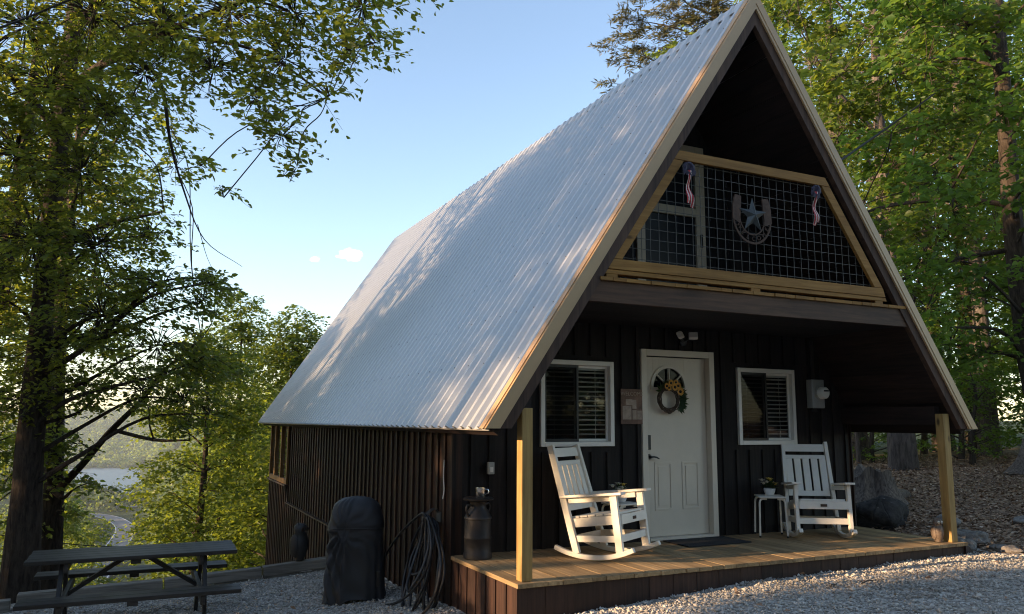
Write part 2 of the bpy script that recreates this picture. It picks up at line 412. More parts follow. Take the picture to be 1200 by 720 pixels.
def build_gravel():
    xs = np.arange(-12, 13.01, .2); ys = np.arange(-14, 5.21, .2)
    X, Y = np.meshgrid(xs, ys)
    Z = yard(X, Y) + .010 * wob(X, Y, 2.6) + .006 * wob(X, Y, 7.1, 1)
    n = len(xs)
    V = np.stack([X, Y, Z], -1).reshape(-1, 3)
    i = np.arange(len(ys) - 1)[:, None] * n; j = np.arange(n - 1)[None, :]
    Fq = np.stack([i + j, i + j + 1, i + n + j + 1, i + n + j], -1).reshape(-1, 4)
    m = speckle_mat('grey limestone gravel', [(0, (.14, .125, .105)), (.35, (.34, .31, .27)), (.75, (.50, .46, .405)), (1, (.66, .62, .56))], 42, bump=.9, dist=.02)
    o = mesh_np('gravel_yard', V, Fq, m); tag(o, kind='structure'); o.data.shade_smooth()
    # the loose stones
    g = np.random.default_rng(3)
    N = 165000
    X = g.uniform(-6.5, 9.5, N); Y = g.uniform(-2.6, 5.2, N)
    q = .81 * (X - 5.6) + .59 * Y
    dist = np.hypot(X - CAM.x, Y - CAM.y)
    keep = (dist > 5.0) & (q < .25) & ~((X > -.05) & (X < 5.6) & (Y > .02)) & ~((Y > 4.85) & (X < 0)) & ((X < -.05) | (Y < .02) | (X > 5.6))
    X, Y = X[keep], Y[keep]; N = len(X)
    Z = yard(X, Y) + .010 * wob(X, Y, 2.6) + .006 * wob(X, Y, 7.1, 1)
    s = g.gamma(4, .0021, N) + .003
    base = np.array([[1, 0, 0], [0, 1, 0], [-1, 0, 0], [0, -1, 0], [0, 0, 1], [0, 0, -1]], float)
    P = base[None] * g.uniform(.55, 1.25, (N, 6, 1)) + g.normal(0, .22, (N, 6, 3))
    a = g.uniform(0, 6.28, N); c_, s_ = np.cos(a), np.sin(a)
    P[..., 2] *= .7
    Q = P.copy(); Q[..., 0] = P[..., 0] * c_[:, None] - P[..., 1] * s_[:, None]; Q[..., 1] = P[..., 0] * s_[:, None] + P[..., 1] * c_[:, None]
    V = (Q * s[:, None, None] + np.stack([X, Y, Z + s * .35], -1)[:, None, :]).reshape(-1, 3)
    tri = np.array([[0, 1, 4], [1, 2, 4], [2, 3, 4], [3, 0, 4], [1, 0, 5], [2, 1, 5], [3, 2, 5], [0, 3, 5]])
    Ft = (np.arange(N)[:, None, None] * 6 + tri[None]).reshape(-1, 3)
    m2, nt, b = mat_new('loose limestone'); L = nt.links.new
    at_ = nd(nt, 'ShaderNodeAttribute', attribute_name='tint')
    r = ramp(nt, [(0, (.20, .18, .155)), (.5, (.46, .42, .365)), (1, (.72, .675, .61))]); L(at_.outputs['Fac'], r.inputs['Fac']); L(r.outputs['Color'], b.inputs['Base Color'])
    b.inputs['Roughness'].default_value = .9; b.inputs['Specular IOR Level'].default_value = .25
    o = mesh_np('gravel_stones', V, Ft, m2, np.repeat(np.clip(g.beta(3.2, 3.4, N) + .10 * wob(X, Y, .9) - .02, 0, 1), 8)); tag(o, kind='stuff')
build_gravel()

# valley: lake and road
mb = MB(); mb.add([(-700, 560, -60), (700, 560, -60), (700, 1240, -60), (-700, 1240, -60)], [(0, 1, 2, 3)])
m, nt, b = mat_new('lake water'); b.inputs['Base Color'].default_value = (.05, .08, .09, 1); b.inputs['Roughness'].default_value = .38
tc = nd(nt, 'ShaderNodeTexCoord'); nz = nd(nt, 'ShaderNodeTexNoise', i_Scale=.12, i_Detail=4.0); nt.links.new(tc.outputs['Object'], nz.inputs['Vector'])
bp = nd(nt, 'ShaderNodeBump', i_Strength=.06, i_Distance=.4); nt.links.new(nz.outputs['Fac'], bp.inputs['Height']); nt.links.new(bp.outputs['Normal'], b.inputs['Normal'])
tag(mb.build('lake', m), kind='structure')

def spline(pts, n=8):
    out = []; P = [Vector(p) for p in pts]; P = [P[0] * 2 - P[1]] + P + [P[-1] * 2 - P[-2]]
    for i in range(1, len(P) - 2):
        for k in range(n):
            t = k / n; a, b_, c, d = P[i - 1:i + 3]
            out.append(.5 * ((2 * b_) + (c - a) * t + (2 * a - 5 * b_ + 4 * c - d) * t * t + (3 * b_ - a - 3 * c + d) * t ** 3))
    out.append(P[-2]); return out
ROAD = spline([(-14, 240, -49.9), (-9, 310, -49.9), (-4.5, 365, -49.9), (-1.8, 410, -49.9), (-4, 442, -49.9), (-11, 472, -49.9), (-24, 492, -49.9), (-50, 505, -49.9), (-90, 512, -49.9)], 10)
def ribbon(path, off, w, z):
    mb = MB(); vs = []
    for i, p in enumerate(path):
        d = (path[min(i + 1, len(path) - 1)] - path[max(i - 1, 0)]); d.z = 0; d.normalize(); n = Vector((d.y, -d.x, 0))
        c = p + n * off + Vector((0, 0, z)); vs += [c - n * w / 2, c + n * w / 2]
    mb.add(vs, [(2 * i, 2 * i + 1, 2 * i + 3, 2 * i + 2) for i in range(len(path) - 1)])
    return mb
tag(ribbon(ROAD, 0, 9, 0).build('road', M['asphalt']), kind='structure')
for off in (-4.0, 4.0): tag(ribbon(ROAD, off, .35, .05).build('road_edge_line', M['roadline']), kind='structure')
ROAD2 = spline([(-60, 545, -49.6), (-25, 535, -49.6), (-4, 522, -49.6), (20, 520, -49.6), (60, 525, -49.6)], 8)
tag(ribbon(ROAD2, 0, 9, 0).build('road', M['asphalt']), kind='structure')

# ------------------------------------------------------------------ the cabin (house axes: X along the front, Y into the depth, porch floor at z = 0)
XA, ZA, HX, ZE, LY, D = 2.778, 5.848, 3.064, 1.273, 12.85, 1.4865
W = 5.556
SL = (ZA - ZE) / HX
CO = Vector((XA, 6.4, -.5))
cabin = root('cabin', CO, 'dark stained A-frame cabin with steep ribbed metal roof and open front porch', 'cabin')
def cb(mb, name, mat, parent=None, **k): return mb.build(name, mat, parent or cabin, origin=CO, **k)
nrm = Vector((-SL, 0, 1)).normalized()          # outward normal of the left slope
PX = lambda a, b, d: (a, d, b)                  # polygon in XZ, depth along Y
def roofz(x): return ZA - SL * abs(x - XA)
TH = .14                                       # roof build-up, square to the slope
THV = TH / nrm.z                               # the same measured vertically
def underz(x): return roofz(x) - THV - .004

def siding(mb, P, u0, u1, z0, topf, openings=(), board=.203, t=.1, breaks=(), prf=.02, bw=.042):
    ed = sorted(set([round(u, 4) for u in list(np.arange(u0, u1, board)) + [u1] + [o for q in openings for o in q[:2]] + list(breaks)]))
    zf = z0 if callable(z0) else (lambda u: z0)
    def pr(a, b, za, zb, ta, tb, d0, d1):
        mb.hexa([P(a, za, d0), P(b, zb, d0), P(b, zb, d1), P(a, za, d1), P(a, ta, d0), P(b, tb, d0), P(b, tb, d1), P(a, ta, d1)])
    for a, b in zip(ed[:-1], ed[1:]):
        if b - a < .004: continue
        mid = (a + b) / 2; za = zf(a); zb = zf(b)
        for o in sorted([o for o in openings if o[0] <= mid <= o[1]], key=lambda o: o[2]):
            if o[2] > za + .003: pr(a, b, za, zb, o[2], o[2], 0, -t)
            za = zb = o[3]
        ta, tb = topf(a), topf(b)
        if max(ta, tb) > za + .01: pr(a, b, min(za, ta), min(zb, tb), ta, tb, rnd.uniform(-.002, .002), -t)
    for u in np.arange(u0, u1 + .01, board):
        a, b = u - bw / 2, u + bw / 2
        zc = zf(u); tp = min(topf(a), topf(b))
        for o in sorted([o for o in openings if o[0] - .07 < u < o[1] + .07], key=lambda o: o[2]):
            if o[2] > zc: pr(a, b, zc, zc, o[2] - .06, o[2] - .06, prf, .0025)
            zc = o[3] + .06
        if tp > zc + .02: pr(a, b, zc, zc, tp, tp, prf, .0025)

def xr_(z): return XA - (ZA - z) / SL + .3
DOOR = (2.345, 3.245, 0.0, 2.07)
WINS = [(.976, 1.897, 1.047, 1.977), (3.68, 4.607, 1.047, 1.977)]
LOFT = (2.245, 3.26, 2.62, 4.69)
# front wall, board and batten, with real openings
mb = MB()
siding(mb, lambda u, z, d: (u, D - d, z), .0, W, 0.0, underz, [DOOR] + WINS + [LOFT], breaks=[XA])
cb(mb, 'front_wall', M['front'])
# side and rear walls
mb = MB()
siding(mb, lambda u, z, d: (-d, u, z), D, 10.4, lambda u: -1.3 if u < 5.4 else -.32, lambda u: underz(.0), prf=.022)
cb(mb, 'side_wall', M['stain'])
mb = MB()
siding(mb, lambda u, z, d: (-.035 - d, u, z), 5.45, 12.62, lambda u: -1.2 - .42 * max(0, u - 5.2), lambda u: -.325 if u < 10.4 else -.0, t=.06)
cb(mb, 'foundation_skirting', M['stain'])
mb = MB(); mb.box(-.07, .02, 5.45, 10.4, -.324, -.300); mb.box(-.09, .05, 10.4, 12.64, .001, .035)
cb(mb, 'ledge_board', M['skirt'])
mb = MB()
siding(mb, lambda u, z, d: (W + d, u, z), D, 12.6, lambda u: -1.3, lambda u: underz(W))
cb(mb, 'side_wall', M['stain'])
mb = MB()
siding(mb, lambda u, z, d: (u, 10.4 + d, z), .0, W, -3, underz, breaks=[XA])
cb(mb, 'rear_wall', M['stain'])
mb = MB(); mb.box(.06, W - .06, D + .02, 10.2, -.12, -.02); mb.box(xr_(2.6), 2 * XA - xr_(2.6), D + .12, 10.2, 2.42, 2.58)
cb(mb, 'inner_floor', M['dark'])
# screened rear porch: posts and wire panels over a half wall
scr = MB()
for y in (10.46, 11.2, 11.95, 12.56): scr.box(-.06, .03, y - .045, y + .045, .036, 1.62)
scr.box(-.062, .032, 10.5, 12.52, .036, .13)
sp_ = cb(scr, 'screen_frame', M['pine_z'], bevel=.004)
mb = MB()
for y in np.arange(10.56, 12.5, .1): mb.box(-.018, -.014, y, y + .004, .1, 1.6)
for z in np.arange(.2, 1.6, .1): mb.box(-.0135, -.0095, 10.5, 12.5, z, z + .004)
cb(mb, 'wire_panel', M['wire'], sp_)

# roof: two slabs of dark boards under ribbed metal
def slope_pt(s, y, h, side):                    # s metres up the slope from the eave, h out from the surface
    x = XA - HX; L = math.hypot(HX, ZA - ZE); t = Vector((HX / L, 0, (ZA - ZE) / L))
    p = Vector((x, y, ZE)) + t * s + nrm * h
    return (p.x, p.y, p.z) if side < 0 else (2 * XA - p.x, p.y, p.z)
SLEN = math.hypot(HX, ZA - ZE)
for side in (-1, 1):
    mb = MB()
    f = lambda s, h: (lambda q: (q[0], q[2]))(slope_pt(s, 0, h, side))
    nb = 26                                     # boards running along the depth
    ins = TH / SL
    for k in range(nb):
        a, b = SLEN * k / nb, SLEN * (k + 1) / nb - .004
        bb = b
        aa = a
        mb.prism([f(a, -.004), f(b, -.004), f(min(b, SLEN - TH * SL), -TH), f(min(a, SLEN - TH * SL), -TH)], PX, .045, LY - .02)
    roof = cb(mb, 'roof', M['stain_y'])
    # ribbed sheet metal
    pitch_ = .188; prof = []
    y = -.02
    while y < LY - .01:
        for dy, h in ((0, .0), (.070, .0), (.088, .040), (.128, .040), (.146, .0)):
            if y + dy < LY: prof.append((y + dy, h + .003))
        y += pitch_
    prof.append((LY, .003))
    s_rows = [-.035] + [SLEN * k / 5 for k in range(1, 5)] + [SLEN - .002]
    mb = MB(); vs = [slope_pt(s, yy, h, side) for s in s_rows for yy, h in prof]; n = len(prof)
    mb.add(vs, [(i * n + j, i * n + j + 1, (i + 1) * n + j + 1, (i + 1) * n + j) for i in range(len(s_rows) - 1) for j in range(n - 1)])
    mb.mi = 1                                   # screws
    if side < 0:
        for r_, s in enumerate([.09] + [.62 * k + .05 for k in range(1, 9)]):
            for k in range(int(LY / pitch_)):
                if r_ and k % 2: continue
                c = Vector(slope_pt(s, k * pitch_ + .005 + (.108 if r_ else 0) + .0, .0035 + (.0405 if r_ else 0), side))
                t = Vector((HX, 0, ZA - ZE)).normalized(); vs = []
                for q in range(6):
                    a = q * math.pi / 3; vs.append(c + t * math.cos(a) * .0085 + Vector((0, 1, 0)) * math.sin(a) * .0085 + nrm * .004)
                vs.append(c + nrm * .010)
                mb.add(vs, [(q, (q + 1) % 6, 6) for q in range(6)])
    cb(mb, 'metal_sheet', [M['roof'], M['steel']], roof, recalc=False)
    # tan rake trim at the front, two steps, and its lip over the sheet
    mb = MB()
    g = (lambda s, h: f(s, h))
    def strip(h0, h1, y0, y1, e0=0.0):
        # between two lines parallel to the slope, mitred on the ridge and cut level at the eave
        pts = []
        for h in (h0, h1):
            x_eave = XA - HX - 0 ; vz = h / nrm.z
            zl = lambda x: roofz(x) + vz
            xl = XA - (ZA + vz - (ZE - .02)) / SL
            pts.append(((xl, ZE - .02), (XA, ZA + vz)))
        poly = [pts[0][0], pts[0][1], pts[1][1], pts[1][0]]
        if side > 0: poly = [(2 * XA - a, b) for a, b in poly]
        mb.prism(poly, PX, y0, y1)
    strip(.024, -.056, -.052, -.024); strip(-.058, -.088, -.046, -.023); strip(.034, .026, -.0235, .06)
    cb(mb, 'rake_trim', M['trim'], roof)
    mb = MB(); strip(-.090, -.185, -.020, .042)
    cb(mb, 'barge_board', M['stain_slope'], roof)
    mb = MB(); strip(.02, -.14, LY + .002, LY + .03); cb(mb, 'rake_trim', M['trim'], roof)
    # eave flashing
    mb = MB()
    a = slope_pt(-.02, 0, -.002, side); b = slope_pt(-.02, 0, -.035, side)
    mb.hexa([(a[0], -.0, a[2]), (a[0], LY, a[2]), (b[0], LY, b[2]), (b[0], -.0, b[2])] + [(p[0] + side * .004, p[1], p[2] - .003) for p in [(a[0], -.0, a[2]), (a[0], LY, a[2]), (b[0], LY, b[2]), (b[0], -.0, b[2])]])
    cb(mb, 'eave_flashing', M['vinyl'], roof)
mb = MB()
for side in (-1, 1):
    q = [slope_pt(SLEN - .16, 0, .021, side), slope_pt(SLEN + .012, 0, .021, side), slope_pt(SLEN + .012, 0, .025, side), slope_pt(SLEN - .16, 0, .025, side)]
    mb.prism([(p[0], p[2]) for p in q], PX, -.03, LY + .02)
cb(mb, 'ridge_cap', M['roof'])

# porch floor, skirting, posts and top plates
mb = MB()
x = -.02
while x < W + .0:
    w_ = min(.139, W + .03 - x)
    mb.box(x, x + w_, -.028 + rnd.uniform(-.004, .004), D - .001 if x > .0 else D, -.036, rnd.uniform(-.0015, .0015))
    x += .1425
deck = cb(mb, 'porch_floor', M['deck'], bevel=.003)
mb = MB()
siding(mb, lambda u, z, d: (-d, u, z), .02, D + .02, -.75, lambda u: -.038, board=.215, t=.03, prf=.012)
siding(mb, lambda u, z, d: (u, .0 - d, z), .0, W, -.75, lambda u: -.038, board=.26, t=.03, prf=.002, bw=.008)
siding(mb, lambda u, z, d: (W + d, u, z), .0, D, -.75, lambda u: -.038, board=.26, t=.03, prf=.004)
cb(mb, 'porch_skirting', M['skirt'])
mb = MB(); mb.hexa([(W + .03, .02, -.2), (W + .36, .10, -.2), (W + .36, .14, -.2), (W + .03, .06, -.2), (W + .03, .02, -.035), (W + .16, .05, -.06), (W + .16, .09, -.06), (W + .03, .06, -.035)])
cb(mb, 'skirting_end_board', M['skirt'])
for x0 in (.045, 5.405):
    mb = MB(); mb.box(x0, x0 + .102, .03, .132, .002, 1.425)
    cb(mb, 'porch_post', M['post'], bevel=.005)
for x0 in (.05, 5.41):
    mb = MB(); mb.box(x0, x0 + .09, .045, D - .022, 1.427, 1.51) if x0 < 1 else mb.box(x0, x0 + .09, 0.14, D - .022, 1.30, 1.51)
    cb(mb, 'top_plate', M['stain_y'])
# loft floor, beam, soffit
def xr(z): return XA - (ZA - z) / SL                     # left roof line
def trap(mb, z0, z1, ins, y0, y1):
    p = [(xr(z0) + ins, z0), (2 * XA - xr(z0) - ins, z0), (2 * XA - xr(z1) - ins, z1), (xr(z1) + ins, z1)]
    mb.prism(p, PX, y0, y1)
mb = MB(); trap(mb, 2.39, 2.583, .20, -.004, .04); cb(mb, 'loft_beam', M['stain_x'])
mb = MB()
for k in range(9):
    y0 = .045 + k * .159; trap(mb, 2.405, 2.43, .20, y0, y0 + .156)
cb(mb, 'porch_ceiling', M['front'])  # ceiling takes the shade-darkened stain too
mb = MB(); x = xr(2.6) + .20
while x < 2 * XA - xr(2.6) - .22:
    mb.box(x, x + .135, -.03 + rnd.uniform(-.006, .006), D - .13, 2.586, 2.618); x += .139
cb(mb, 'loft_floor', M['pine_x'])
# loft railing
mb = MB()
zt, zb = 3.96, 2.80
xl0, xl1 = .93, 1.74; xr0, xr1 = 4.50, 3.70
def ptl(z): return xl0 + (xl1 - xl0) * (z - zb) / (zt - zb)
def ptr(z): return xr0 + (xr1 - xr0) * (z - zb) / (zt - zb)
mb.prism([(ptl(3.86) , 3.863), (ptr(3.86), 3.863), (ptr(zt), zt), (ptl(zt), zt)], PX, -.012, .028)          # top rail
mb.prism([(xl0 - .03, 2.70), (xr0 + .03, 2.70), (xr0 - .0, 2.798), (xl0 + .0, 2.798)], PX, -.014, .026)     # bottom rail
mb.prism([(xl0 - .06, 2.655), (xr0 + .06, 2.655), (xr0 + .04, 2.697), (xl0 - .04, 2.697)], PX, -.004, .085)
mb.prism([(ptl(2.8), 2.801), (ptl(2.8) + .125, 2.801), (ptl(3.86) + .125, 3.86), (ptl(3.86), 3.86)], PX, -.010, .029)
mb.prism([(ptr(2.8) - .125, 2.801), (ptr(2.8), 2.801), (ptr(3.86), 3.86), (ptr(3.86) - .125, 3.86)], PX, -.010, .029)
rail = cb(mb, 'loft_railing', M['pine_x'], bevel=.004)
for xb in (.885, 2.60, 4.38):
    mb = MB(); mb.box(xb, xb + .12, .0, .07, 2.6195, 2.654); cb(mb, 'railing_block', M['pine_x'], rail)
mb = MB()
for x in np.arange(1.0, 4.5, .1016):
    top = 3.90
    if x < ptl(3.9) + .06: top = zb + (x - .06 - xl0) / (xl1 - xl0) * (zt - zb)
    if x > ptr(3.9) - .06: top = zb + (x + .06 - xr0) / (xr1 - xr0) * (zt - zb)
    top = min(top, 3.90)
    if top > 2.78: mb.box(x - .0022, x + .0022, .034, .0385, 2.74, top)
for z in np.arange(2.83, 3.9, .1016): mb.box(ptl(z) + .05, ptr(z) - .05, .039, .0435, z - .0022, z + .0022)
cb(mb, 'wire_mesh', M['wire'], rail)

# front door
dx0, dx1, _, dz1 = DOOR
mb = MB()
cw = .075
mb.box(dx0 - cw, dx0 - .001, D - .034, D + .12, 0.001, dz1 + cw); mb.box(dx1 + .001, dx1 + cw, D - .034, D + .12, 0.001, dz1 + cw)
mb.box(dx0, dx1, D - .034, D + .12, dz1 + .001, dz1 + cw)
mb.box(dx0 + .001, dx1 - .001, D - .045, D + .12, 0.001, .03)
frame = cb(mb, 'door_frame', M['door'], bevel=.004)
door = MB()
yD = D + .05
cx_, cz_ = 2.70 + .07, 1.715
a0, a1 = dx0 + .006, dx1 - .006
FR = .228                                     # fan light radius
cxd = 2.708
# slab with a real half-round opening: four pieces round it
n = 24
arc = [(cxd + FR * math.cos(math.pi * k / n), cz_ + FR * math.sin(math.pi * k / n)) for k in range(n + 1)]
door.prism([(a0, .034), (a1, .034), (a1, cz_), (a0, cz_)], PX, yD, yD + .044)
for k in range(n):
    (x1, z1), (x2, z2) = arc[k], arc[k + 1]
    door.prism([(x1, z1), (x1, dz1 - .006), (x2, dz1 - .006), (x2, z2)], PX, yD, yD + .044)
door.prism([(cxd + FR, cz_), (a1, cz_), (a1, dz1 - .006), (cxd + FR, dz1 - .006)], PX, yD, yD + .044)
door.prism([(a0, cz_), (cxd - FR, cz_), (cxd - FR, dz1 - .006), (a0, dz1 - .006)], PX, yD, yD + .044)
# raised panels: two tall low ones, two middle ones
for (x0, x1, z0, z1) in ((a0 + .13, a0 + .37, .32, .86), (a1 - .37, a1 - .13, .32, .86)):
    for (u0, u1, v0, v1) in ((x0, x1, z0, z0 + .022), (x0, x1, z1 - .022, z1), (x0, x0 + .022, z0 + .0225, z1 - .0225), (x1 - .022, x1, z0 + .0225, z1 - .0225)):
        door.box(u0, u1, yD - .008, yD - .0005, v0, v1)
    door.box(x0 + .05, x1 - .05, yD - .007, yD - .0005, z0 + .05, z1 - .05)
dr = cb(door, 'door', M['door'], bevel=.002)
mb = MB()
for k in range(n):
    p = []
    for rr_ in (FR - .004, FR + .034):
        for kk in (k, k + 1): p.append((cxd + rr_ * math.cos(math.pi * kk / n), cz_ + rr_ * math.sin(math.pi * kk / n)))
    mb.prism([p[0], p[1], p[3], p[2]], PX, yD - .014, yD - .0006)
mb.box(cxd - FR - .034, cxd + FR + .034, yD - .014, yD - .0006, cz_ - .034, cz_ - .0005)
for ang in (40, 90, 140):
    a = R(ang); mb.beam((cxd + .06 * math.cos(a), yD - .005, cz_ + .06 * math.sin(a)), (cxd + FR * math.cos(a), yD - .005, cz_ + FR * math.sin(a)), .012, .022, (0, -1, 0))
mb.prism([(cxd + .07 * math.cos(math.pi * k / 10), cz_ + .07 * math.sin(math.pi * k / 10)) for k in range(11)], PX, yD - .010, yD + .002)
fan = cb(mb, 'fan_light', M['door'], dr)
mb = MB(); mb.prism(arc, PX, yD + .02, yD + .024); cb(mb, 'pane', M['screen'], fan)
mb = MB(); mb.box(a0 + .035, a0 + .085, yD - .012, yD, 1.00, 1.165); cb(mb, 'keypad_lock', M['black'], dr, bevel=.006)
mb = MB()
mb.lathe([(.032, -.012), (.032, .0)], (a0 + .06, yD, .92), 16, M=Matrix.Rotation(R(90), 3, 'X'))
mb.tube([(a0 + .06, yD - .005, .92), (a0 + .06, yD - .05, .92), (a0 + .09, yD - .055, .922), (a0 + .13, yD - .052, .915), (a0 + .165, yD - .05, .90)], [.012, .011, .010, .010, .007], 8)
cb(mb, 'door_handle', M['black'], dr, smooth=True)

# two sliding windows with blinds
for wi, (u0, u1, z0, z1) in enumerate(WINS):
    mb = MB(); fwid = .05
    mb.box(u0, u0 + fwid, D - .035, D + .06, z0, z1); mb.box(u1 - fwid, u1, D - .035, D + .06, z0, z1)
    mb.box(u0 + fwid + .0005, u1 - fwid - .0005, D - .035, D + .06, z1 - fwid, z1); mb.box(u0 + fwid + .0005, u1 - fwid - .0005, D - .035, D + .06, z0, z0 + fwid)
    win = cb(mb, 'window', M['vinyl'], bevel=.004)
    um = u0 + (u1 - u0) * .5
    for kind, b0, b1, yy in (('screen', u0 + fwid + .001, um + .02, D - .005), ('clear', um - .02, u1 - fwid - .001, D + .018)):
        mb = MB(); q = .028; c0, c1 = z0 + fwid + .001, z1 - fwid - .001
        mb.box(b0, b0 + q, yy, yy + .02, c0, c1); mb.box(b1 - q, b1, yy, yy + .02, c0, c1)
        mb.box(b0 + q, b1 - q, yy + .0005, yy + .0195, c1 - q, c1); mb.box(b0 + q, b1 - q, yy + .0005, yy + .0195, c0, c0 + q)
        sash = cb(mb, 'sash', M['vinyl'] if kind == 'clear' else M['black'], win, bevel=.002)
        mb = MB(); mb.box(b0 + q - .002, b1 - q + .002, yy + .008, yy + .011, c0 + q - .002, c1 - q + .002)
        cb(mb, 'pane', M['glass'] if kind == 'clear' else M['screen'], win)
    mb = MB()
    mb.box(u0 + .055, u1 - .055, D + .050, D + .08, z1 - .10, z1 - .055)
    z = z1 - .13; k = 0
    while z > z0 + .09:
        for (b0, b1) in ((u0 + .058, um - .004), (um + .004, u1 - .058)):
            mb.hexa([(b0, D + .050, z + .007), (b1, D + .050, z + .007), (b1, D + .084, z - .004), (b0, D + .084, z - .004),
                     (b0, D + .050, z + .0105), (b1, D + .050, z + .0105), (b1, D + .084, z - .0015), (b0, D + .084, z - .0015)])
        z -= .052
    for xx in (u0 + .2, u1 - .2): mb.box(xx, xx + .004, D + .0465, D + .0475, z0 + .08, z1 - .1)
    mb.box(u0 + .055, u1 - .055, D + .052, D + .08, z0 + .055, z0 + .082)
    cb(mb, 'blind', M['blind'], win)
    mb = MB(); mb.box(u0 + .0, u1, D + .30, D + .31, z0 - .1, z1 + .1); cb(mb, 'dark_room_backing', M['dark'], win)  # dark sheet stands in for the unlit room behind the blind

# loft door with a half light
u0, u1, z0, z1 = LOFT
mb = MB()
mb.box(u0 + .001, u0 + .12, D - .03, D + .05, z0, z1 - .001); mb.box(u1 - .14, u1 - .001, D - .03, D + .05, z0, z1 - .001)
mb.box(u0 + .121, u1 - .141, D - .03, D + .05, z1 - .13, z1 - .001); mb.box(u0 + .121, u1 - .141, D - .0295, D + .05, 3.79, 3.90); mb.box(u0 + .121, u1 - .141, D - .0295, D + .05, z0, 2.86)
ld = cb(mb, 'loft_door', M['beige'], bevel=.004)
mb = MB(); mb.box(u0 + .12, u1 - .14, D + .0, D + .004, 2.85, z1 - .12); cb(mb, 'pane', M['loftglass'], ld)
mb = MB(); mb.box(u1 - .09, u1 - .06, D - .05, D - .031, 3.42, 3.58); cb(mb, 'door_handle', M['black'], ld, bevel=.004)
mb = MB(); mb.box(u0, u1, D + .30, D + .31, z0, z1); cb(mb, 'dark_loft_backing', M['dark'], ld)  # dark sheet stands in for the unlit loft behind the door
# ------------------------------------------------------------------ things on and round the porch
def rocking_chair(loc, rz, label, tilt):
    RA = 1.12; fwd = Vector((math.sin(rz), -math.cos(rz), 0))
    t = root('rocking_chair', Vector(loc) + fwd * RA * math.sin(tilt) + Vector((0, 0, RA * (1 - math.cos(tilt)))), label, 'rocking chair', 'white slatted rocking chairs on the porch', rz)
    t.rotation_euler = (-tilt, 0, rz)
    w = M['white']
    YZ = lambda a, b, d: (d, a, b)
    for s in (-1, 1):
        mb = MB(); lo, hi = [], []
        for k in range(17):
            a = -.40 + .80 * k / 16
            lo.append((.0 + RA * math.sin(a), RA - RA * math.cos(a))); hi.append(((RA - .045) * math.sin(a), RA - (RA - .045) * math.cos(a)))
        mb.prism(lo + hi[::-1], YZ, s * .29 - .022, s * .29 + .022)
        mb.build('rocker', w, t, bevel=.006)
        mb = MB(); mb.beam((s * .29, -.285, .062), (s * .29, -.245, .60), .04, .075, (0, 1, 0)); mb.build('front_leg', w, t, bevel=.004)
        mb = MB(); mb.beam((s * .285, .185, .055), (s * .255, .45, 1.09), .042, .07, (0, 1, 0)); mb.build('rear_leg', w, t, bevel=.004)
        mb = MB()
        mb.prism([(s * .235, -.35), (s * .345, -.35), (s * .35, -.20), (s * .32, .34), (s * .262, .34), (s * .225, -.20)], lambda a, b, d: (a, b, .603 + d - .05 * (b + .2)), 0, .024)
        mb.beam((s * .262, -.21, .572), (s * .262, .27, .548), .02, .05)
        mb.build('armrest', w, t, bevel=.005)
        mb = MB(); mb.beam((s * .258, -.24, .375), (s * .258, .24, .335), .022, .085); mb.build('seat_rail', w, t, bevel=.003)
        mb = MB(); mb.beam((s * .275, -.25, .20), (s * .275, .20, .19), .022, .06); mb.build('side_stretcher', w, t, bevel=.003)
    mb = MB()
    for k in range(6):
        y = -.275 + k * .088; z = .425 - (y + .275) * .09
        mb.hexa([(-.245, y, z), (.245, y, z), (.245, y + .08, z - .007), (-.245, y + .08, z - .007), (-.245, y, z + .02), (.245, y, z + .02), (.245, y + .08, z + .013), (-.245, y + .08, z + .013)])
    mb.build('seat', w, t, bevel=.003)
    mb = MB(); mb.box(-.268, .268, -.31, -.288, .335, .425); ap = mb.build('front_apron', w, t, bevel=.003)
    mb = MB(); mb.box(-.036, .036, -.314, -.3105, .363, .392); mb.build('badge', M['rust'], ap)
    mb = MB(); mb.box(-.268, .268, -.294, -.272, .17, .235); mb.build('stretcher', w, t, bevel=.003)
    mb = MB(); mb.box(-.26, .26, .205, .225, .16, .22); mb.build('stretcher', w, t, bevel=.003)
    def bk(z): return .185 + (z - .055) * .256
    mb = MB()
    def bar(z0, z1, x0, x1, o=0.0):
        mb.hexa([(x0, bk(z0) - .011 + o, z0), (x1, bk(z0) - .011 + o, z0), (x1, bk(z0) + .011 + o, z0), (x0, bk(z0) + .011 + o, z0),
                 (x0, bk(z1) - .011 + o, z1), (x1, bk(z1) - .011 + o, z1), (x1, bk(z1) + .011 + o, z1), (x0, bk(z1) + .011 + o, z1)])
    bar(.975, 1.065, -.236, .236); bar(.89, .935, -.236, .236); bar(.45, .51, -.24, .24)
    for k in range(5):
        x = -.20 + k * .10; bar(.5105, .8895, x - .038, x + .038)
    mb.build('backrest', w, t, bevel=.003)
    return t
rocking_chair((1.36, .87, .002), R(30), 'white slatted rocking chair seen from the side between the left window and the door', R(3))
rocking_chair((4.37, .98, .002), R(-32), 'white slatted rocking chair facing out below the right window and the electric meter', R(2))

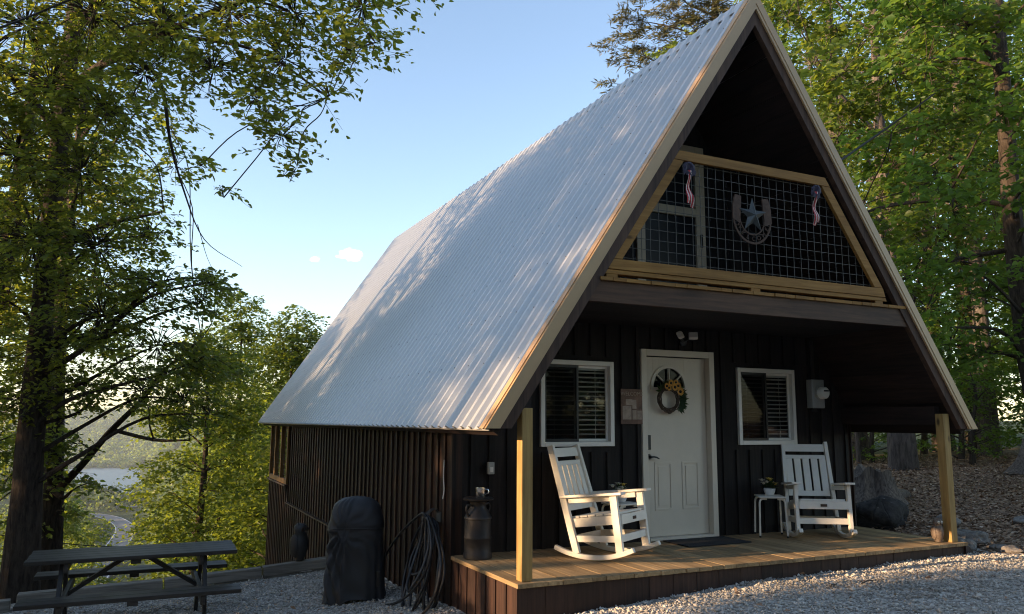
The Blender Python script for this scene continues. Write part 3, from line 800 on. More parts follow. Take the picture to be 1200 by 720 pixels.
def stool(loc, rz, label):
    t = root('side_stool', loc, label, 'side table', 'small white tube legged stools beside the rocking chairs', rz)
    mb = MB(); mb.box(-.155, .155, -.155, .155, .44, .462); mb.build('stool_top', M['white'], t, bevel=.02)
    for sx in (-1, 1):
        for sy in (-1, 1):
            mb = MB(); mb.tube(spline([(sx * .06, sy * .125, .432), (sx * .115, sy * .127, .430), (sx * .142, sy * .135, .40), (sx * .147, sy * .14, .3), (sx * .155, sy * .155, .015)], 4), .0115, 8)
            lg = mb.build('leg', M['white'], t, smooth=True)
            mb = MB(); mb.lathe([(.013, 0), (.014, .02)], (sx * .1555, sy * .1555, .0), 10); mb.build('rubber_foot', M['black'], lg, smooth=True)
    return t
stool((3.92, 1.25, .001), R(-32), 'white tube legged stool left of the chair that faces out, holding a yellow flower pot')
stool((1.84, 1.26, .001), R(10), 'white tube legged stool mostly hidden behind the arm of the side-on rocking chair')

def flower_pot(loc, label, cols, seed):
    t = root('flower_pot', loc, label, 'flower pot', 'white bowls of artificial flowers on the stools')
    mb = MB(); mb.lathe([(.035, 0), (.045, .004), (.062, .04), (.070, .075), (.066, .08), (.058, .06)], n=20); mb.build('pot', M['ceramic'], t, smooth=True)
    g = random.Random(seed)
    mb = MB()
    for k in range(60):
        a = g.uniform(0, 6.28); e = g.uniform(.1, 1.3); r0 = .03; L = g.uniform(.05, .11)
        d = Vector((math.cos(a) * math.cos(e), math.sin(a) * math.cos(e), math.sin(e))); p = Vector((0, 0, .075)) + d * r0; q = p + d * L
        s = d.cross(Vector((0, 0, 1))).normalized() * L * .18; m_ = (p + q) / 2 + Vector((0, 0, .012))
        mb.add([p, m_ + s, q, m_ - s], [(0, 1, 2, 3)])
    mb.build('greenery', M['green'], t, recalc=False)
    for k, c in enumerate(cols):
        a = k * 2.4 + seed; r_ = .022 + .016 * (k % 4); z = .160 + .028 * math.cos(k * 1.7); c0 = Vector((r_ * 1.3 * math.cos(a), r_ * 1.3 * math.sin(a), z))
        mb = MB(); mb.blob(c0, (.018, .018, .016), .05, k, 8, 6)
        for q in range(9):
            b_ = q * 2 * math.pi / 9; o = Vector((math.cos(b_), math.sin(b_), .25)); s = Vector((-math.sin(b_), math.cos(b_), 0)) * .013
            mb.add([c0 + o * .008, c0 + o * .030 + s * 1.2, c0 + o * .046, c0 + o * .030 - s * 1.2], [(0, 1, 2, 3)])
        mb.build('bloom', M[c], t, recalc=False)
flower_pot((3.93, 1.26, .465), 'white bowl of yellow and cream flowers on the stool by the right rocking chair', ['yellow', 'cream', 'yellow', 'cream', 'yellow', 'cream', 'cream'], 1)
flower_pot((1.84, 1.26, .465), 'white bowl of cream flowers showing above the left rocking chair arm', ['cream', 'cream', 'cream', 'cream', 'yellow', 'cream', 'cream'], 2)

mb = MB(); mb.box(2.47, 3.33, .93, 1.40, .002, .014); tag(mb.build('door_mat', M['mat'], bevel=.004), 'flat black mat on the porch boards before the front door', 'door mat')

# milk can with tin mug
t = root('milk_can', (.17, 1.24, .002), 'old dark rusty milk can with a wide lid by the left porch corner', 'milk can'); t.scale = (.88, .88, .92)
mb = MB(); mb.lathe([(.15, 0), (.158, .006), (.158, .05), (.15, .06), (.148, .20), (.151, .205), (.151, .22), (.148, .225), (.146, .40), (.152, .405), (.152, .42), (.144, .43), (.115, .49), (.092, .515), (.088, .56), (.10, .585)], n=32)
mb.build('body', M['can'], t, smooth=True)
for a in (R(200), R(20)):
    mb = MB(); d = Vector((math.cos(a), math.sin(a), 0)); mb.tube(spline([d * .135 + Vector((0, 0, .43)), d * .175 + Vector((0, 0, .50)), d * .16 + Vector((0, 0, .55)), d * .095 + Vector((0, 0, .545))], 5), .012, 8)
    mb.build('handle', M['can'], t, smooth=True)
mb = MB(); mb.lathe([(.09, .586), (.168, .60), (.172, .612), (.16, .622), (.05, .628)], n=32); mb.build('lid', M['can'], t, smooth=True)
t = root('tin_mug', (.185, 1.225, .582), 'small shiny tin mug standing on the lid of the milk can', 'mug')
mb = MB(); mb.lathe([(.042, 0), (.045, .003), (.050, .085), (.047, .085), (.042, .006)], n=24, cap=True); mb.build('cup', M['tin'], t, smooth=True)
mb = MB(); mb.tube(spline([(.047, -.01, .07), (.075, -.016, .065), (.078, -.017, .035), (.046, -.01, .02)], 5), .006, 6); mb.build('handle', M['tin'], t, smooth=True)

# things on the front wall
yw = D - .024
mb = MB(); mb.box(.355, .425, yw - .045, yw, .78, .90); o = mb.build('wall_outlet', M['meter'], bevel=.006); tag(o, 'small grey covered outlet box on dark siding above the milk can', 'outlet')
mb = MB(); mb.box(.372, .408, yw - .052, yw - .0455, .80, .85); mb.build('outlet_flap', M['vinyl'], o, bevel=.003)

t = root('electric_meter', (4.91, yw, 1.5), 'grey electric meter box with round glass meter right of the right window', 'electric meter')
mb = MB(); mb.box(-.105, .105, -.10, 0, 0, .36); mb.build('enclosure', M['meter'], t, bevel=.008)
mb = MB(); mb.lathe([(.088, 0), (.088, -.02), (.075, -.03)], (.02, -.1, .19), 28, M=Matrix.Rotation(R(-90), 3, 'X')); 
mb = MB(); mb.lathe([(.09, 0), (.09, .022), (.078, .03)], (.02, -.1, .19), 28, M=Matrix.Rotation(R(90), 3, 'X')); ring = mb.build('meter_ring', M['meter'], t, smooth=True)
mb = MB(); mb.lathe([(.076, .03), (.074, .09), (.06, .105), (.001, .108)], (.02, -.1, .19), 28, M=Matrix.Rotation(R(90), 3, 'X')); mb.build('dial_dome', M['vinyl'], ring, smooth=True)
mb = MB(); mb.box(-.02, .06, -.213, -.2085, .205, .225); mb.build('display', M['black'], ring)
mb = MB(); mb.tube([(-.03, -.05, .362), (-.03, -.05, .86)], .022, 12); mb.build('conduit', M['dark'], t, smooth=True)
mb = MB(); mb.box(-.03, .03, -.04, -.0, -.05, -.001); mb.build('ground_clamp', M['dark'], t)

t = root('flood_light', (2.86, yw, 2.25), 'twin headed white flood light on dark siding above the front door', 'flood light')
mb = MB(); mb.lathe([(.05, 0), (.05, .03), (.03, .04)], (0, 0, 0), 20, M=Matrix.Rotation(R(90), 3, 'X')); mb.build('mounting_plate', M['black'], t, smooth=True)
for s in (-1, 1):
    mb = MB(); mb.tube([(0, -.035, .0), (s * .05, -.05, .03), (s * .095, -.06, .055)], .012, 8); arm = mb.build('swivel_arm', M['black'], t, smooth=True)
    mb = MB(); mb.box(-.052, .052, -.04, .02, -.04, .04); o = mb.build('lamp_head', M['vinyl'], t, bevel=.012); o.location = (s * .1, -.085, .065); o.rotation_euler = (R(-25), 0, R(-38 * s))

t = root('welcome_sign', (2.13, yw - .002, 1.29), 'rusty brown printed tin welcome sign left of the front door', 'sign')
sm = plain('rusty printed tin', (.16, .085, .055), .7, noise=.6, scale=9); sm2 = plain('faded cream print', (.34, .25, .19), .7, noise=.35, scale=14)
mb = MB(); mb.box(-.145, .145, -.008, 0, 0, .39); mb.build('tin_plate', sm, t, bevel=.002)
def letters(body, size, loc, parent, mat, name='lettering'):
    vs, fs = text_mesh(body, size, .001)
    mb = MB(); mb.add([(x + loc[0], loc[1] - z, y + loc[2]) for x, y, z in vs], fs); return mb.build(name, mat, parent, recalc=False)
letters('WELCOME', .062, (0, -.011, .335), t, sm2)
mb = MB(); mb.box(-.125, -.01, -.0115, -.009, .05, .20); mb.box(.005, .06, -.0115, -.009, .17, .27); mb.box(-.08, .005, -.0115, -.009, .21, .275); mb.box(.07, .13, -.0115, -.009, .05, .15); mb.box(.005, .06, -.0115, -.009, .05, .155)
mb.build('printed_panels', sm2, t)

t = root('door_wreath', (2.66, D + .0, 1.575), 'twig wreath with orange sunflowers and green sprigs on the front door', 'wreath')
mb = MB(); g = random.Random(4)
for k in range(16):
    ph = g.uniform(0, 6.28); r0 = .135 + g.uniform(-.02, .022); yy = g.uniform(-.03, .005); pts = []
    for q in range(29):
        a = q * 2 * math.pi / 28; rr_ = r0 + .012 * math.sin(3 * a + ph) + .006 * math.sin(7 * a + ph)
        pts.append((rr_ * math.cos(a), yy + .012 * math.sin(4 * a + ph), rr_ * math.sin(a)))
    mb.tube(pts, .0052, 5, cap=False)
mb.build('twig_ring', M['twig'], t)
mb = MB()
for k in range(170):
    a = g.choice([g.uniform(-.75, .6), g.uniform(.4, 2.6)]); p = Vector((.14 * math.cos(a), -.03, .14 * math.sin(a))); e = a + g.uniform(-.9, .7); L = g.uniform(.05, .12)
    d = Vector((math.cos(e), g.uniform(-.5, 0), math.sin(e))).normalized(); s = d.cross(Vector((g.uniform(-.4, .4), 1, g.uniform(-.4, .4)))).normalized() * L * .15
    mb.add([p, p + d * L * .5 + s, p + d * L, p + d * L * .5 - s], [(0, 1, 2, 3)])
mb.build('sprigs', M['green'], t, recalc=False)
for k, (x, z, r_) in enumerate([(.0, .185, .042), (.055, .14, .048), (.10, .155, .045), (.13, .09, .05), (-.06, .15, .038), (-.03, .13, .036), (.07, .195, .036)]):
    mb = MB(); c0 = Vector((x, -.055, z))
    for q in range(14):
        b_ = q * 2 * math.pi / 14; o = Vector((math.cos(b_), -.25, math.sin(b_))); s = Vector((-math.sin(b_), 0, math.cos(b_))) * r_ * .24
        mb.add([c0 + o * r_ * .25, c0 + o * r_ * .65 + s, c0 + o * r_, c0 + o * r_ * .65 - s], [(0, 1, 2, 3)])
    fl = mb.build('sunflower', M['sunflower'], t, recalc=False)
    mb = MB(); mb.blob(c0 + Vector((0, -.008, 0)), (r_ * .36, .012, r_ * .36), 0, k, 10, 6); mb.build('flower_center', M['dark'], fl)

# star in a horseshoe, and two ribbon bows, on the loft rail mesh
t = root('horseshoe_star', (2.63, -.03, 3.40), 'grey tin star inside a rusty horseshoe with welcome lettering on the loft railing mesh', 'wall decoration'); t.scale = (.93, 1, .93)
st = MB(); c0 = (0, -.045, .0); pts = []
for k in range(10):
    a = math.pi / 2 + k * math.pi / 5; r_ = .205 if k % 2 == 0 else .08; pts.append((r_ * math.cos(a), .0, r_ * math.sin(a)))
st.add([c0] + pts + [(0, .004, 0)], [(0, 1 + k, 1 + (k + 1) % 10) for k in range(10)] + [(11, 1 + (k + 1) % 10, 1 + k) for k in range(10)])
st.build('tin_star', M['star'], t)
hs = MB(); ol, il = [], []
for k in range(25):
    a = math.pi * (1 + k / 24); ol.append((.275 * math.cos(a), -.02 + .30 * math.sin(a))); il.append((.255 * math.cos(a), -.02 + .275 * math.sin(a)))
hs.prism(ol + il[::-1], PX, .005, .015)
for k in range(25):
    pass
il2 = [(.185 * math.cos(math.pi * (1 + k / 24)), -.02 + .20 * math.sin(math.pi * (1 + k / 24))) for k in range(25)]
il3 = [(.17 * math.cos(math.pi * (1 + k / 24)), -.02 + .185 * math.sin(math.pi * (1 + k / 24))) for k in range(25)]
hs.prism(il2 + il3[::-1], PX, .005, .015)
for s in (-1, 1):
    hs.prism([(s * .278, -.06), (s * .18, -.10), (s * .155, .10), (s * .15, .205), (s * .235, .215), (s * .27, .10)], PX, .003, .018)
shoe = hs.build('horseshoe', M['rust'], t)
for k, ch in enumerate('WELCOME'):
    a = math.pi * (1.16 + .68 * k / 6); c = Vector((.222 * math.cos(a), 0, -.02 + .242 * math.sin(a))); rot = a + math.pi / 2
    vs, fs = text_mesh(ch, .072, .003)
    word = MB(); word.add([(c.x + x * math.cos(rot) - y * math.sin(rot), .0 - z, c.z + x * math.sin(rot) + y * math.cos(rot)) for x, y, z in vs], fs); word.build('letter', M['rust'], shoe, recalc=False)


def bow(loc, label, flip):
    t = root('ribbon_bow', loc, label, 'ribbon bow', 'patriotic ribbon bows on the loft railing mesh'); t.scale = (.85, .85, .92)
    mb = MB(); g = random.Random(flip + 5)
    for k in range(9):
        a = k * 2 * math.pi / 9 + .2; d = Vector((math.cos(a), -.5, math.sin(a) * .75)).normalized(); L = g.uniform(.075, .11); s = d.cross(Vector((0, 1, .2))).normalized() * .026
        p = [Vector((0, -.02, 0)), d * L * .6 + Vector((0, -.03, .015)), d * L, d * L * .55 + Vector((0, .0, -.01))]
        for q in range(4):
            a_, b_ = p[q], p[(q + 1) % 4]; mb.add([a_ - s, a_ + s, b_ + s, b_ - s], [(0, 1, 2, 3)])
    mb.build('loops', M['cloth_blue'], t, recalc=False)
    for k, (dx, L) in enumerate(((-.012, .36), (.03, .40))):
        mb = MB(); n = 12; vs = []
        for q in range(n + 1):
            u = q / n; x = dx * u * 1.4 * (1 if not flip else -.7) + .006 * math.sin(u * 6 + k); y = -.03 - .02 * math.sin(u * 9 + k); w_ = .015 + .008 * u
            vs += [Vector((x - w_, y, -L * u)), Vector((x + w_, y - .012 * math.cos(u * 8), -L * u - .006))]
        mb.add(vs, [(2 * q, 2 * q + 1, 2 * q + 3, 2 * q + 2) for q in range(n)]); mb.build('ribbon_tail', M['stripe'], t, recalc=False)
bow((1.815, -.02, 3.755), 'navy bow with red and white striped tails left of the horseshoe star', 0)
bow((3.50, -.02, 3.765), 'navy bow with red and white striped tails right of the horseshoe star', 1)

# owls
def owl(loc, rz, label, k, body, eyes):
    t = root('owl_decoy', loc, label, 'owl decoy', None, rz)
    mb = MB(); n = 20
    prof = [(.045, 0), (.062, .01), (.060, .03), (.075, .06), (.092, .13), (.095, .19), (.085, .25), (.070, .285), (.074, .31), (.080, .345), (.072, .385), (.045, .41), (.001, .418)]
    mb.lathe([(r_ * k, z * k) for r_, z in prof], n=n)
    for s in (-1, 1): mb.lathe([(.02 * k, 0), (.001, .045 * k)], (s * .045 * k, -.01 * k, .39 * k), 8)
    for s in (-1, 1): mb.blob((s * .082 * k, .012 * k, .17 * k), (.03 * k, .065 * k, .125 * k), .06, 3, 12, 8)
    mb.build('body', body, t, smooth=True)
    for s in (-1, 1):
        mb = MB(); mb.lathe([(.024 * k, 0), (.022 * k, .008 * k), (.001, .012 * k)], (s * .034 * k, -.068 * k, .355 * k), 14, M=Matrix.Rotation(R(90), 3, 'X')); e = mb.build('eye', eyes, t, smooth=True)
        mb = MB(); mb.lathe([(.011 * k, .012 * k), (.001, .016 * k)], (s * .034 * k, -.068 * k, .355 * k), 10, M=Matrix.Rotation(R(90), 3, 'X')); mb.build('pupil', M['black'], e)
    mb = MB(); mb.lathe([(.014 * k, 0), (.001, .035 * k)], (0, -.07 * k, .335 * k), 8, M=Matrix.Rotation(R(130), 3, 'X')); mb.build('beak', M['rust'], t)
owl((-.80, 4.97, -.53), R(35), 'dark owl decoy perched on the border timber by the house side wall', 1.15, M['owl'], M['rust'])
owl((5.31, .125, .002), R(-12), 'small brown owl decoy with pale eyes at the foot of the right porch post', .62, M['owlbrown'], M['cream'])

# covered grill
t = root('covered_grill', (-.62, 2.78, float(yard(-.62, 2.78))), 'black vinyl covered grill standing on gravel before the dark side wall', 'grill', None, R(-14)); t.scale = (.88, .88, 1)
mb = MB(); nt_, nz_ = 120, 44; vs = []; H = 1.10
for i in range(nz_ + 1):
    v = i / nz_; z = H * v
    if v < .70: k = 1.0 + .10 * (1 - v / .7) ** 1.5
    elif v < .715: k = 1.0 + (v - .70) / .015 * .015
    else:
        q = (v - .715) / .285; k = 1.025 * (1 - .26 * q ** 1.2) * math.sqrt(max(0, 1 - max(0, (q - .45) / .55) ** 3.2) + .0004)
    for j in range(nt_):
        a = 2 * math.pi * j / nt_; c, s = math.cos(a), math.sin(a); e = 2 / 3.6
        x = .335 * math.copysign(abs(c) ** e, c); y = .285 * math.copysign(abs(s) ** e, s)
        # drapes gathered at a knot on the corner that faces the yard
        da = (a - R(256) + math.pi) % (2 * math.pi) - math.pi
        near = math.exp(-(da / .75) ** 2)
        low = max(0, 1 - v / .70)
        fold = (.013 * math.sin(7 * a + 1.6 * math.sin(2 * a)) + .006 * math.sin(17 * a + 1.0)) * low ** .8
        left = math.exp(-((da + .85) / .9) ** 2)
        dz = v - .69; sw = math.hypot(dz * 1.1, da * .30)
        drape = .030 * math.sin(15 * math.atan2(da * .4, -dz + 1e-4)) * (1 if dz < 0 else .4) * math.exp(-(sw / .45) ** 2) * (1 - math.exp(-(sw / .06) ** 2)) * (1 if da < .25 else .25)
        swag = .022 * math.sin(24 * (v + .45 * da)) * left * min(1, low * 2)
        pinch = -.03 * math.exp(-((v - .69) / .05) ** 2) * math.exp(-(da / .16) ** 2)
        top = .012 * math.sin(5 * a + 9 * v) * max(0, v - .72) * 3
        m_ = k + (fold * 1.0 + drape + swag + pinch) / .3
        hem = (.035 * math.sin(4 * a + 1) + .03 * math.sin(7 * a)) * max(0, 1 - v / .12)
        vs.append((x * m_, y * m_, z + hem ))
fs = [(i * nt_ + j, i * nt_ + (j + 1) % nt_, (i + 1) * nt_ + (j + 1) % nt_, (i + 1) * nt_ + j) for i in range(nz_) for j in range(nt_)]
fs.append(tuple(range(nz_ * nt_, (nz_ + 1) * nt_)))
mb.add(vs, fs); o = mb.build('cover', M['cover'], t); o.data.shade_smooth()
def ring(i, k): return [Vector((p[0] * k, p[1] * k, p[2])) for p in vs[i * nt_:(i + 1) * nt_]] + [Vector((vs[i * nt_][0] * k, vs[i * nt_][1] * k, vs[i * nt_][2]))]
mb = MB(); mb.tube(ring(31, 1.008), .0055, 5, cap=False); mb.tube(ring(0, 1.004), .007, 5, cap=False)
mb.build('seam_piping', M['cover'], o, smooth=True)
mb = MB(); mb.tube([Vector(vs[i * nt_ + 85]) * 1.01 for i in range(6, 32)], .005, 5); mb.build('seam_piping', M['cover'], o, smooth=True)
mb = MB(); c_ = Vector(vs[12 * nt_ + 104]) * 1.02; mb.box(c_.x - .02, c_.x + .02, c_.y - .012, c_.y + .004, c_.z - .14, c_.z + .02); mb.build('buckle_strap', M['black'], o, bevel=.003)
mb = MB()
for sx in (-1, 1):
    for sy in (-1, 1): mb.box(sx * .24 - .02, sx * .24 + .02, sy * .2 - .02, sy * .2 + .02, -.02, .3)
mb.build('cart_legs', M['black'], t)

# hose on a hook
t = root('garden_hose', (-.04, 1.80, .3), 'long black garden hose hung in loops on the dark side wall', 'garden hose')
g = random.Random(11); pts = []
for k in range(9):
    bot = -g.uniform(.66, .98); wd = g.uniform(.25, .62); xo = -.03 - .015 * k; sk = g.uniform(-.25, .25)
    if k == 8: bot, wd, sk = -.97, 1.15, -.55
    if k == 5: bot, wd, sk = -.95, .9, .1
    if k == 3: bot, wd, sk = -.55, .45, -.05
    for q in range(14):
        a = math.pi / 2 - 2 * math.pi * q / 14; h = (math.sin(a) + 1) / 2
        pts.append((xo + g.uniform(-.012, .012) - (.10 + .02 * k) * (1 - h) ** 2, wd * .5 * math.cos(a) * (1 - .55 * h ** 3) * (1.0 + .25 * (1 - h)) + sk * (1 - h) * -1, bot + (0 - bot) * (h ** .9) + .01 * k))
pts += [(-.2, -.2, -.5), (-.22, -.25, -.8)]
mb = MB(); mb.tube(spline(pts, 4), .0135, 8); mb.build('tubing', M['rubber'], t, smooth=True)
mb = MB(); mb.tube([(-.115, -.06, -.40), (-.125, -.085, -.48)], .018, 10); mb.build('coupling', M['tin'], t, smooth=True)
t = root('hose_hook', (-.022, 1.80, .33), 'wire hose hook with curled ends on dark siding above the hose', 'hook')
mb = MB()
for k in range(4): mb.tube(spline([(.0, -.02 + .02 * k, .04), (-.05, -.03 + .025 * k, .09), (-.13, -.05 + .03 * k, .05), (-.17, -.06 + .04 * k, -.03), (-.16, -.09 + .05 * k, .02)], 5), .004, 5)
mb.box(-.008, .002, -.06, .06, -.04, .06)
mb.build('wire_hook', M['wire'], t)
mb = MB(); mb.tube(spline([(-.03, 1.66, .92), (-.035, 1.66, .75), (-.03, 1.65, .62), (-.045, 1.645, .53)], 6), .006, 6)  # white strand painted in for a sliver of sunlight on the wall
tag(mb.build('sunlit_sliver', M['white'], smooth=True), 'thin white strand standing in for a sunlit gap on the side wall near its front corner', 'light sliver')

# picnic table
TX, TY = -2.80, 2.86; TZ = -.705
t = root('picnic_table', (TX, TY, TZ), 'black painted wooden picnic table with two benches on the gravel', 'picnic table', None, R(-.8))
zt_ = .735
mb = MB()
for k in range(5):
    y = -.355 + k * .1425; mb.box(-.915 + rnd.uniform(-.004, .004), .915 + rnd.uniform(-.004, .004), y, y + .138, zt_ - .037, zt_)
mb.build('tabletop', M['blackwood_x'], t, bevel=.005)
for s in (-1, 1):
    mb = MB()
    for k in range(2):
        y = s * .70 - .14 + k * .142; mb.box(-.915, .915, y, y + .138, .415, .452)
    mb.build('bench', M['blackwood_x'], t, bevel=.005)
for sx in (-.62, .62):
    s = 1 if sx > 0 else -1
    for sy in (-1, 1):
        mb = MB(); mb.beam((sx, sy * .20, zt_ - .045), (sx, sy * .66, -.02), .038, .088, (0, 1, 0)); mb.build('leg', M['blackwood_z'], t, bevel=.004)
    mb = MB(); mb.box(sx - s * .0195 - s * .038 if s > 0 else sx + .0195, sx - .0195 if s > 0 else sx + .0575, -.82, .82, .33, .413); mb.build('seat_support', M['blackwood_x'], t, bevel=.004)
    mb = MB(); mb.box(sx - .058 if s > 0 else sx + .0195, sx - .0195 if s > 0 else sx + .058, -.34, .34, zt_ - .125, zt_ - .039); mb.build('top_support', M['blackwood_x'], t, bevel=.004)
    mb = MB(); mb.beam((sx - s * .05, 0, .37), (s * .10, 0, zt_ - .06), .038, .088, (0, 1, 0)); mb.build('brace', M['blackwood_x'], t, bevel=.004)
for y0 in (-.84, .58):
    mb = MB(); mb.box(-.05, .04, y0, y0 + .26, .377, .4135); mb.build('bench_cleat', M['blackwood_x'], t)
mb = MB(); mb.box(-.045, .045, -.33, .33, zt_ - .078, zt_ - .0385); mb.build('top_support', M['blackwood_x'], t)

# border timbers along the drop
for k, (xa, xb, ya, yb, zo, tone) in enumerate(((-6.7, -4.02, 4.70, 4.74, -.02, 'leftmost grey border timber, lower than the rest beside the big tree trunk'), (-3.98, -2.45, 4.98, 4.97, 0, 'weathered border timber behind the left half of the picnic table'),
                                          (-2.43, -1.28, 4.97, 4.96, .005, 'weathered border timber just right of the picnic table benches'), (-1.26, .0, 4.96, 4.95, .01, 'weathered border timber carrying the dark owl decoy by the house'))):
    za, zb = float(yard(xa, ya)), float(yard(xb, yb))
    mb = MB(); mb.beam((xa, ya, za + .085 + zo), (xb, yb, zb + .085 + zo), .15, .125)
    o = mb.build('border_timber', M['timber'], bevel=.012); tag(o, tone, 'timber', 'landscape timbers along the edge of the gravel')
    L = xb - xa; n = max(2, int(L / .55)); mb = MB()
    for q in range(n):
        u0 = (q + .02) / n; u1 = (q + .72) / n
        mb.beam((xa + L * u0, ya + .005, za + (zb - za) * u0 - .02 + zo), (xa + L * u1, ya + .005, za + (zb - za) * u1 - .02 + zo), .14, .082)
    mb.build('support_block', M['timber'], o, bevel=.008)

# stump, boulders and stones on the leafy slope
def ground(x, y): return float(terrain(x, y))
rock = rock_mat('dark lichen spotted rock', (.020, .018, .017), (.085, .078, .072), (.30, .30, .28), .36)
rock2 = rock_mat('pale grey fieldstone', (.12, .10, .085), (.31, .28, .245), (.42, .41, .38), .40)
def rockthing(x, y, r, seed, label, mat, name='boulder', cat='boulder', dz=-.2, rz=0):
    mb = MB(); mb.blob((0, 0, 0), r, .13, seed, 48, 30, 1.6)
    for i, p in enumerate(mb.v):
        q = .05 * math.sin(p[0] * 17 + seed) * math.sin(p[1] * 15 + p[2] * 12) + .03 * math.sin(p[0] * 41 + p[2] * 33) * math.sin(p[1] * 37 + seed)
        mb.v[i] = (p[0] * (1 + q), p[1] * (1 + q), p[2] * (1 + q))
    o = mb.build(name, mat, smooth=True, weld=True); o.location = (x, y, ground(x, y) + r[2] * (1 + dz)); o.rotation_euler = (0, 0, rz)
    return tag(o, label, cat)
rockthing(6.5, 1.85, (.37, .28, .24), 3, 'dark rounded boulder with pale specks beside the right end of the porch', rock, dz=-.45, rz=R(-25))
for k, (x, y, r, lb) in enumerate(((5.98, .35, (.22, .16, .10), 'pale flat stone touching the right porch corner'), (6.45, .55, (.28, .20, .09), 'broad pale flat stone on the leaves right of the porch post'), (6.25, -.02, (.17, .11, .05), 'low grey stone at the gravel edge right of the porch'),
                                   (6.95, 1.2, (.16, .12, .10), 'small grey stone among leaves upslope from the flat stones'), (7.6, .6, (.14, .10, .07), 'small pale stone near the right edge of the leafy slope'))):
    rockthing(x, y, r, 10 + k, lb, rock2, 'fieldstone', 'stone', dz=-.45, rz=k * .9)
def stump(x, y, h, r, label, lean, seed):
    t = root('tree_stump', (x, y, ground(x, y) - .05), label, 'stump', None)
    n, k = 48, 14; vs = []; g = random.Random(seed); ph = [g.uniform(0, 6.28) for _ in range(4)]
    for i in range(k + 1):
        v = i / k
        for j in range(n):
            a = 2 * math.pi * j / n
            fl = 1 + .75 * (1 - v) ** 2.2 + (.10 + .16 * (1 - v)) * math.sin(5 * a + ph[0]) + .05 * math.sin(11 * a + ph[1]) + .025 * math.sin(23 * a + ph[2])
            z = h * v + (.10 * math.sin(2 * a + ph[3]) + .05 * math.sin(7 * a)) * v
            vs.append((r * fl * math.cos(a) + lean[0] * v, r * fl * math.sin(a) + lean[1] * v, z))
    fs = [(i * n + j, i * n + (j + 1) % n, (i + 1) * n + (j + 1) % n, (i + 1) * n + j) for i in range(k) for j in range(n)]
    vs.append((lean[0], lean[1], h * .8)); fs += [(k * n + j, k * n + (j + 1) % n, (k + 1) * n) for j in range(n)]
    mb = MB(); mb.add(vs, fs); mb.build('stump_wood', M['oldwood'], t, smooth=True)
    mb = MB(); mb.tube(spline([(r * .6, -.1, .10), (r * 2.0, .05, .16), (r * 3.2, .25, .14), (r * 4.4, .5, .02)], 5), [.14 - .0055 * q for q in range(16)], 10); mb.build('root', M['oldwood'], t, smooth=True)
stump(7.9, 3.2, .54, .36, 'grey weathered stump with flared roots behind the dark boulder', (.05, .03), 5)
stump(12.2, 3.05, .5, .32, 'weathered stump at the right edge of the photo on the slope crest', (.1, 0), 8)

# cables
def cable(pts, r, label):
    mb = MB(); mb.tube(spline(pts, 10), r, 6); tag(mb.build('utility_cable', M['cable'], smooth=True), label, 'cable')
p0 = Vector((3.95, .35, underz(3.95) + .25)); p1 = at(1210, 12, 19)
cable([p0, p0.lerp(p1, .35) + Vector((0, 0, -.12)), p0.lerp(p1, .7) + Vector((0, 0, -.12)), p1, p1 + (p1 - p0) * .4 + Vector((0, 0, .8))], .014, 'black service cable rising from the right roof slope into the trees')
a, b_ = at(-60, 52, 9), at(95, -5, 9.5)
cable([a, a.lerp(b_, .5) + Vector((0, 0, -.03)), b_, b_ + (b_ - a)], .012, 'thin black cable crossing the top left corner in front of leaves')
a, b_ = at(-40, 622, 17), at(190, 646, 22)
cable([a, a.lerp(b_, .5) + Vector((0, 0, -.06)), b_, b_ + (b_ - a) * .8 + Vector((0, 0, -.5))], .012, 'thin dark cable strung low behind the picnic table')

# twigs dropped on the gravel
for k, (x, y, a, L, lb) in enumerate(((3.15, -.78, 8, .30, 'dark forked twig on the gravel before the right half of the porch'), (2.75, -.72, 25, .16, 'short bent twig on gravel left of the forked twig'), (3.9, -.22, 15, .26, 'thin twig on gravel touching the porch skirting'))):
    z = float(yard(x, y)) + .025; d = Vector((math.cos(R(a)), math.sin(R(a)), 0)); s = Vector((-d.y, d.x, 0))
    mb = MB(); c = Vector((x, y, z)); mb.tube([c - d * L / 2, c - d * L * .1 + s * .015 + Vector((0, 0, .01)), c + d * L / 2], [.006, .006, .003], 6)
    mb.tube([c - d * L * .35, c - d * L * .45 + s * .05 + Vector((0, 0, .02))], [.004, .002], 5)
    tag(mb.build('fallen_twig', M['twig']), lb, 'twig', 'twigs fallen on the gravel')

# leaf litter on the slope
g = np.random.default_rng(9); N = 70000
X = g.uniform(5.0, 19, N); Y = g.uniform(-6, 13, N); q = .81 * (X - 5.6) + .59 * Y
keep = (q > .05 + .2 * g.random(N)) & ((X > 5.75) | (Y < -.3)) & (g.random(N) < np.clip(1.3 - q / 14, .25, 1)); X, Y = X[keep], Y[keep]; N = len(X)
Z = terrain(X, Y) + .012
d = g.normal(0, 1, (N, 3)); d[:, 2] *= .28; d /= np.linalg.norm(d, axis=1)[:, None]
nn = np.array([0, 0, 1.0]) + g.normal(0, .38, (N, 3)); s = np.cross(d, nn); s /= np.linalg.norm(s, axis=1)[:, None]
L_ = g.uniform(.035, .088, N)[:, None]; P = np.stack([X, Y, Z + .012], -1)
V = np.stack([P - d * L_ / 2, P + s * L_ * .3 + np.array([0, 0, .012]), P + d * L_ / 2, P - s * L_ * .3 + np.array([0, 0, .008])], 1).reshape(-1, 3)
V[:, 2] = np.maximum(V[:, 2], terrain(V[:, 0], V[:, 1]) + .003)
NL = 420; gx = g.uniform(-4.5, 9, NL); gy = g.uniform(-2.4, 4.7, NL); kk = ((gx < -.1) | (gy < -.03)); gx, gy = gx[kk], gy[kk]; NL = len(gx)
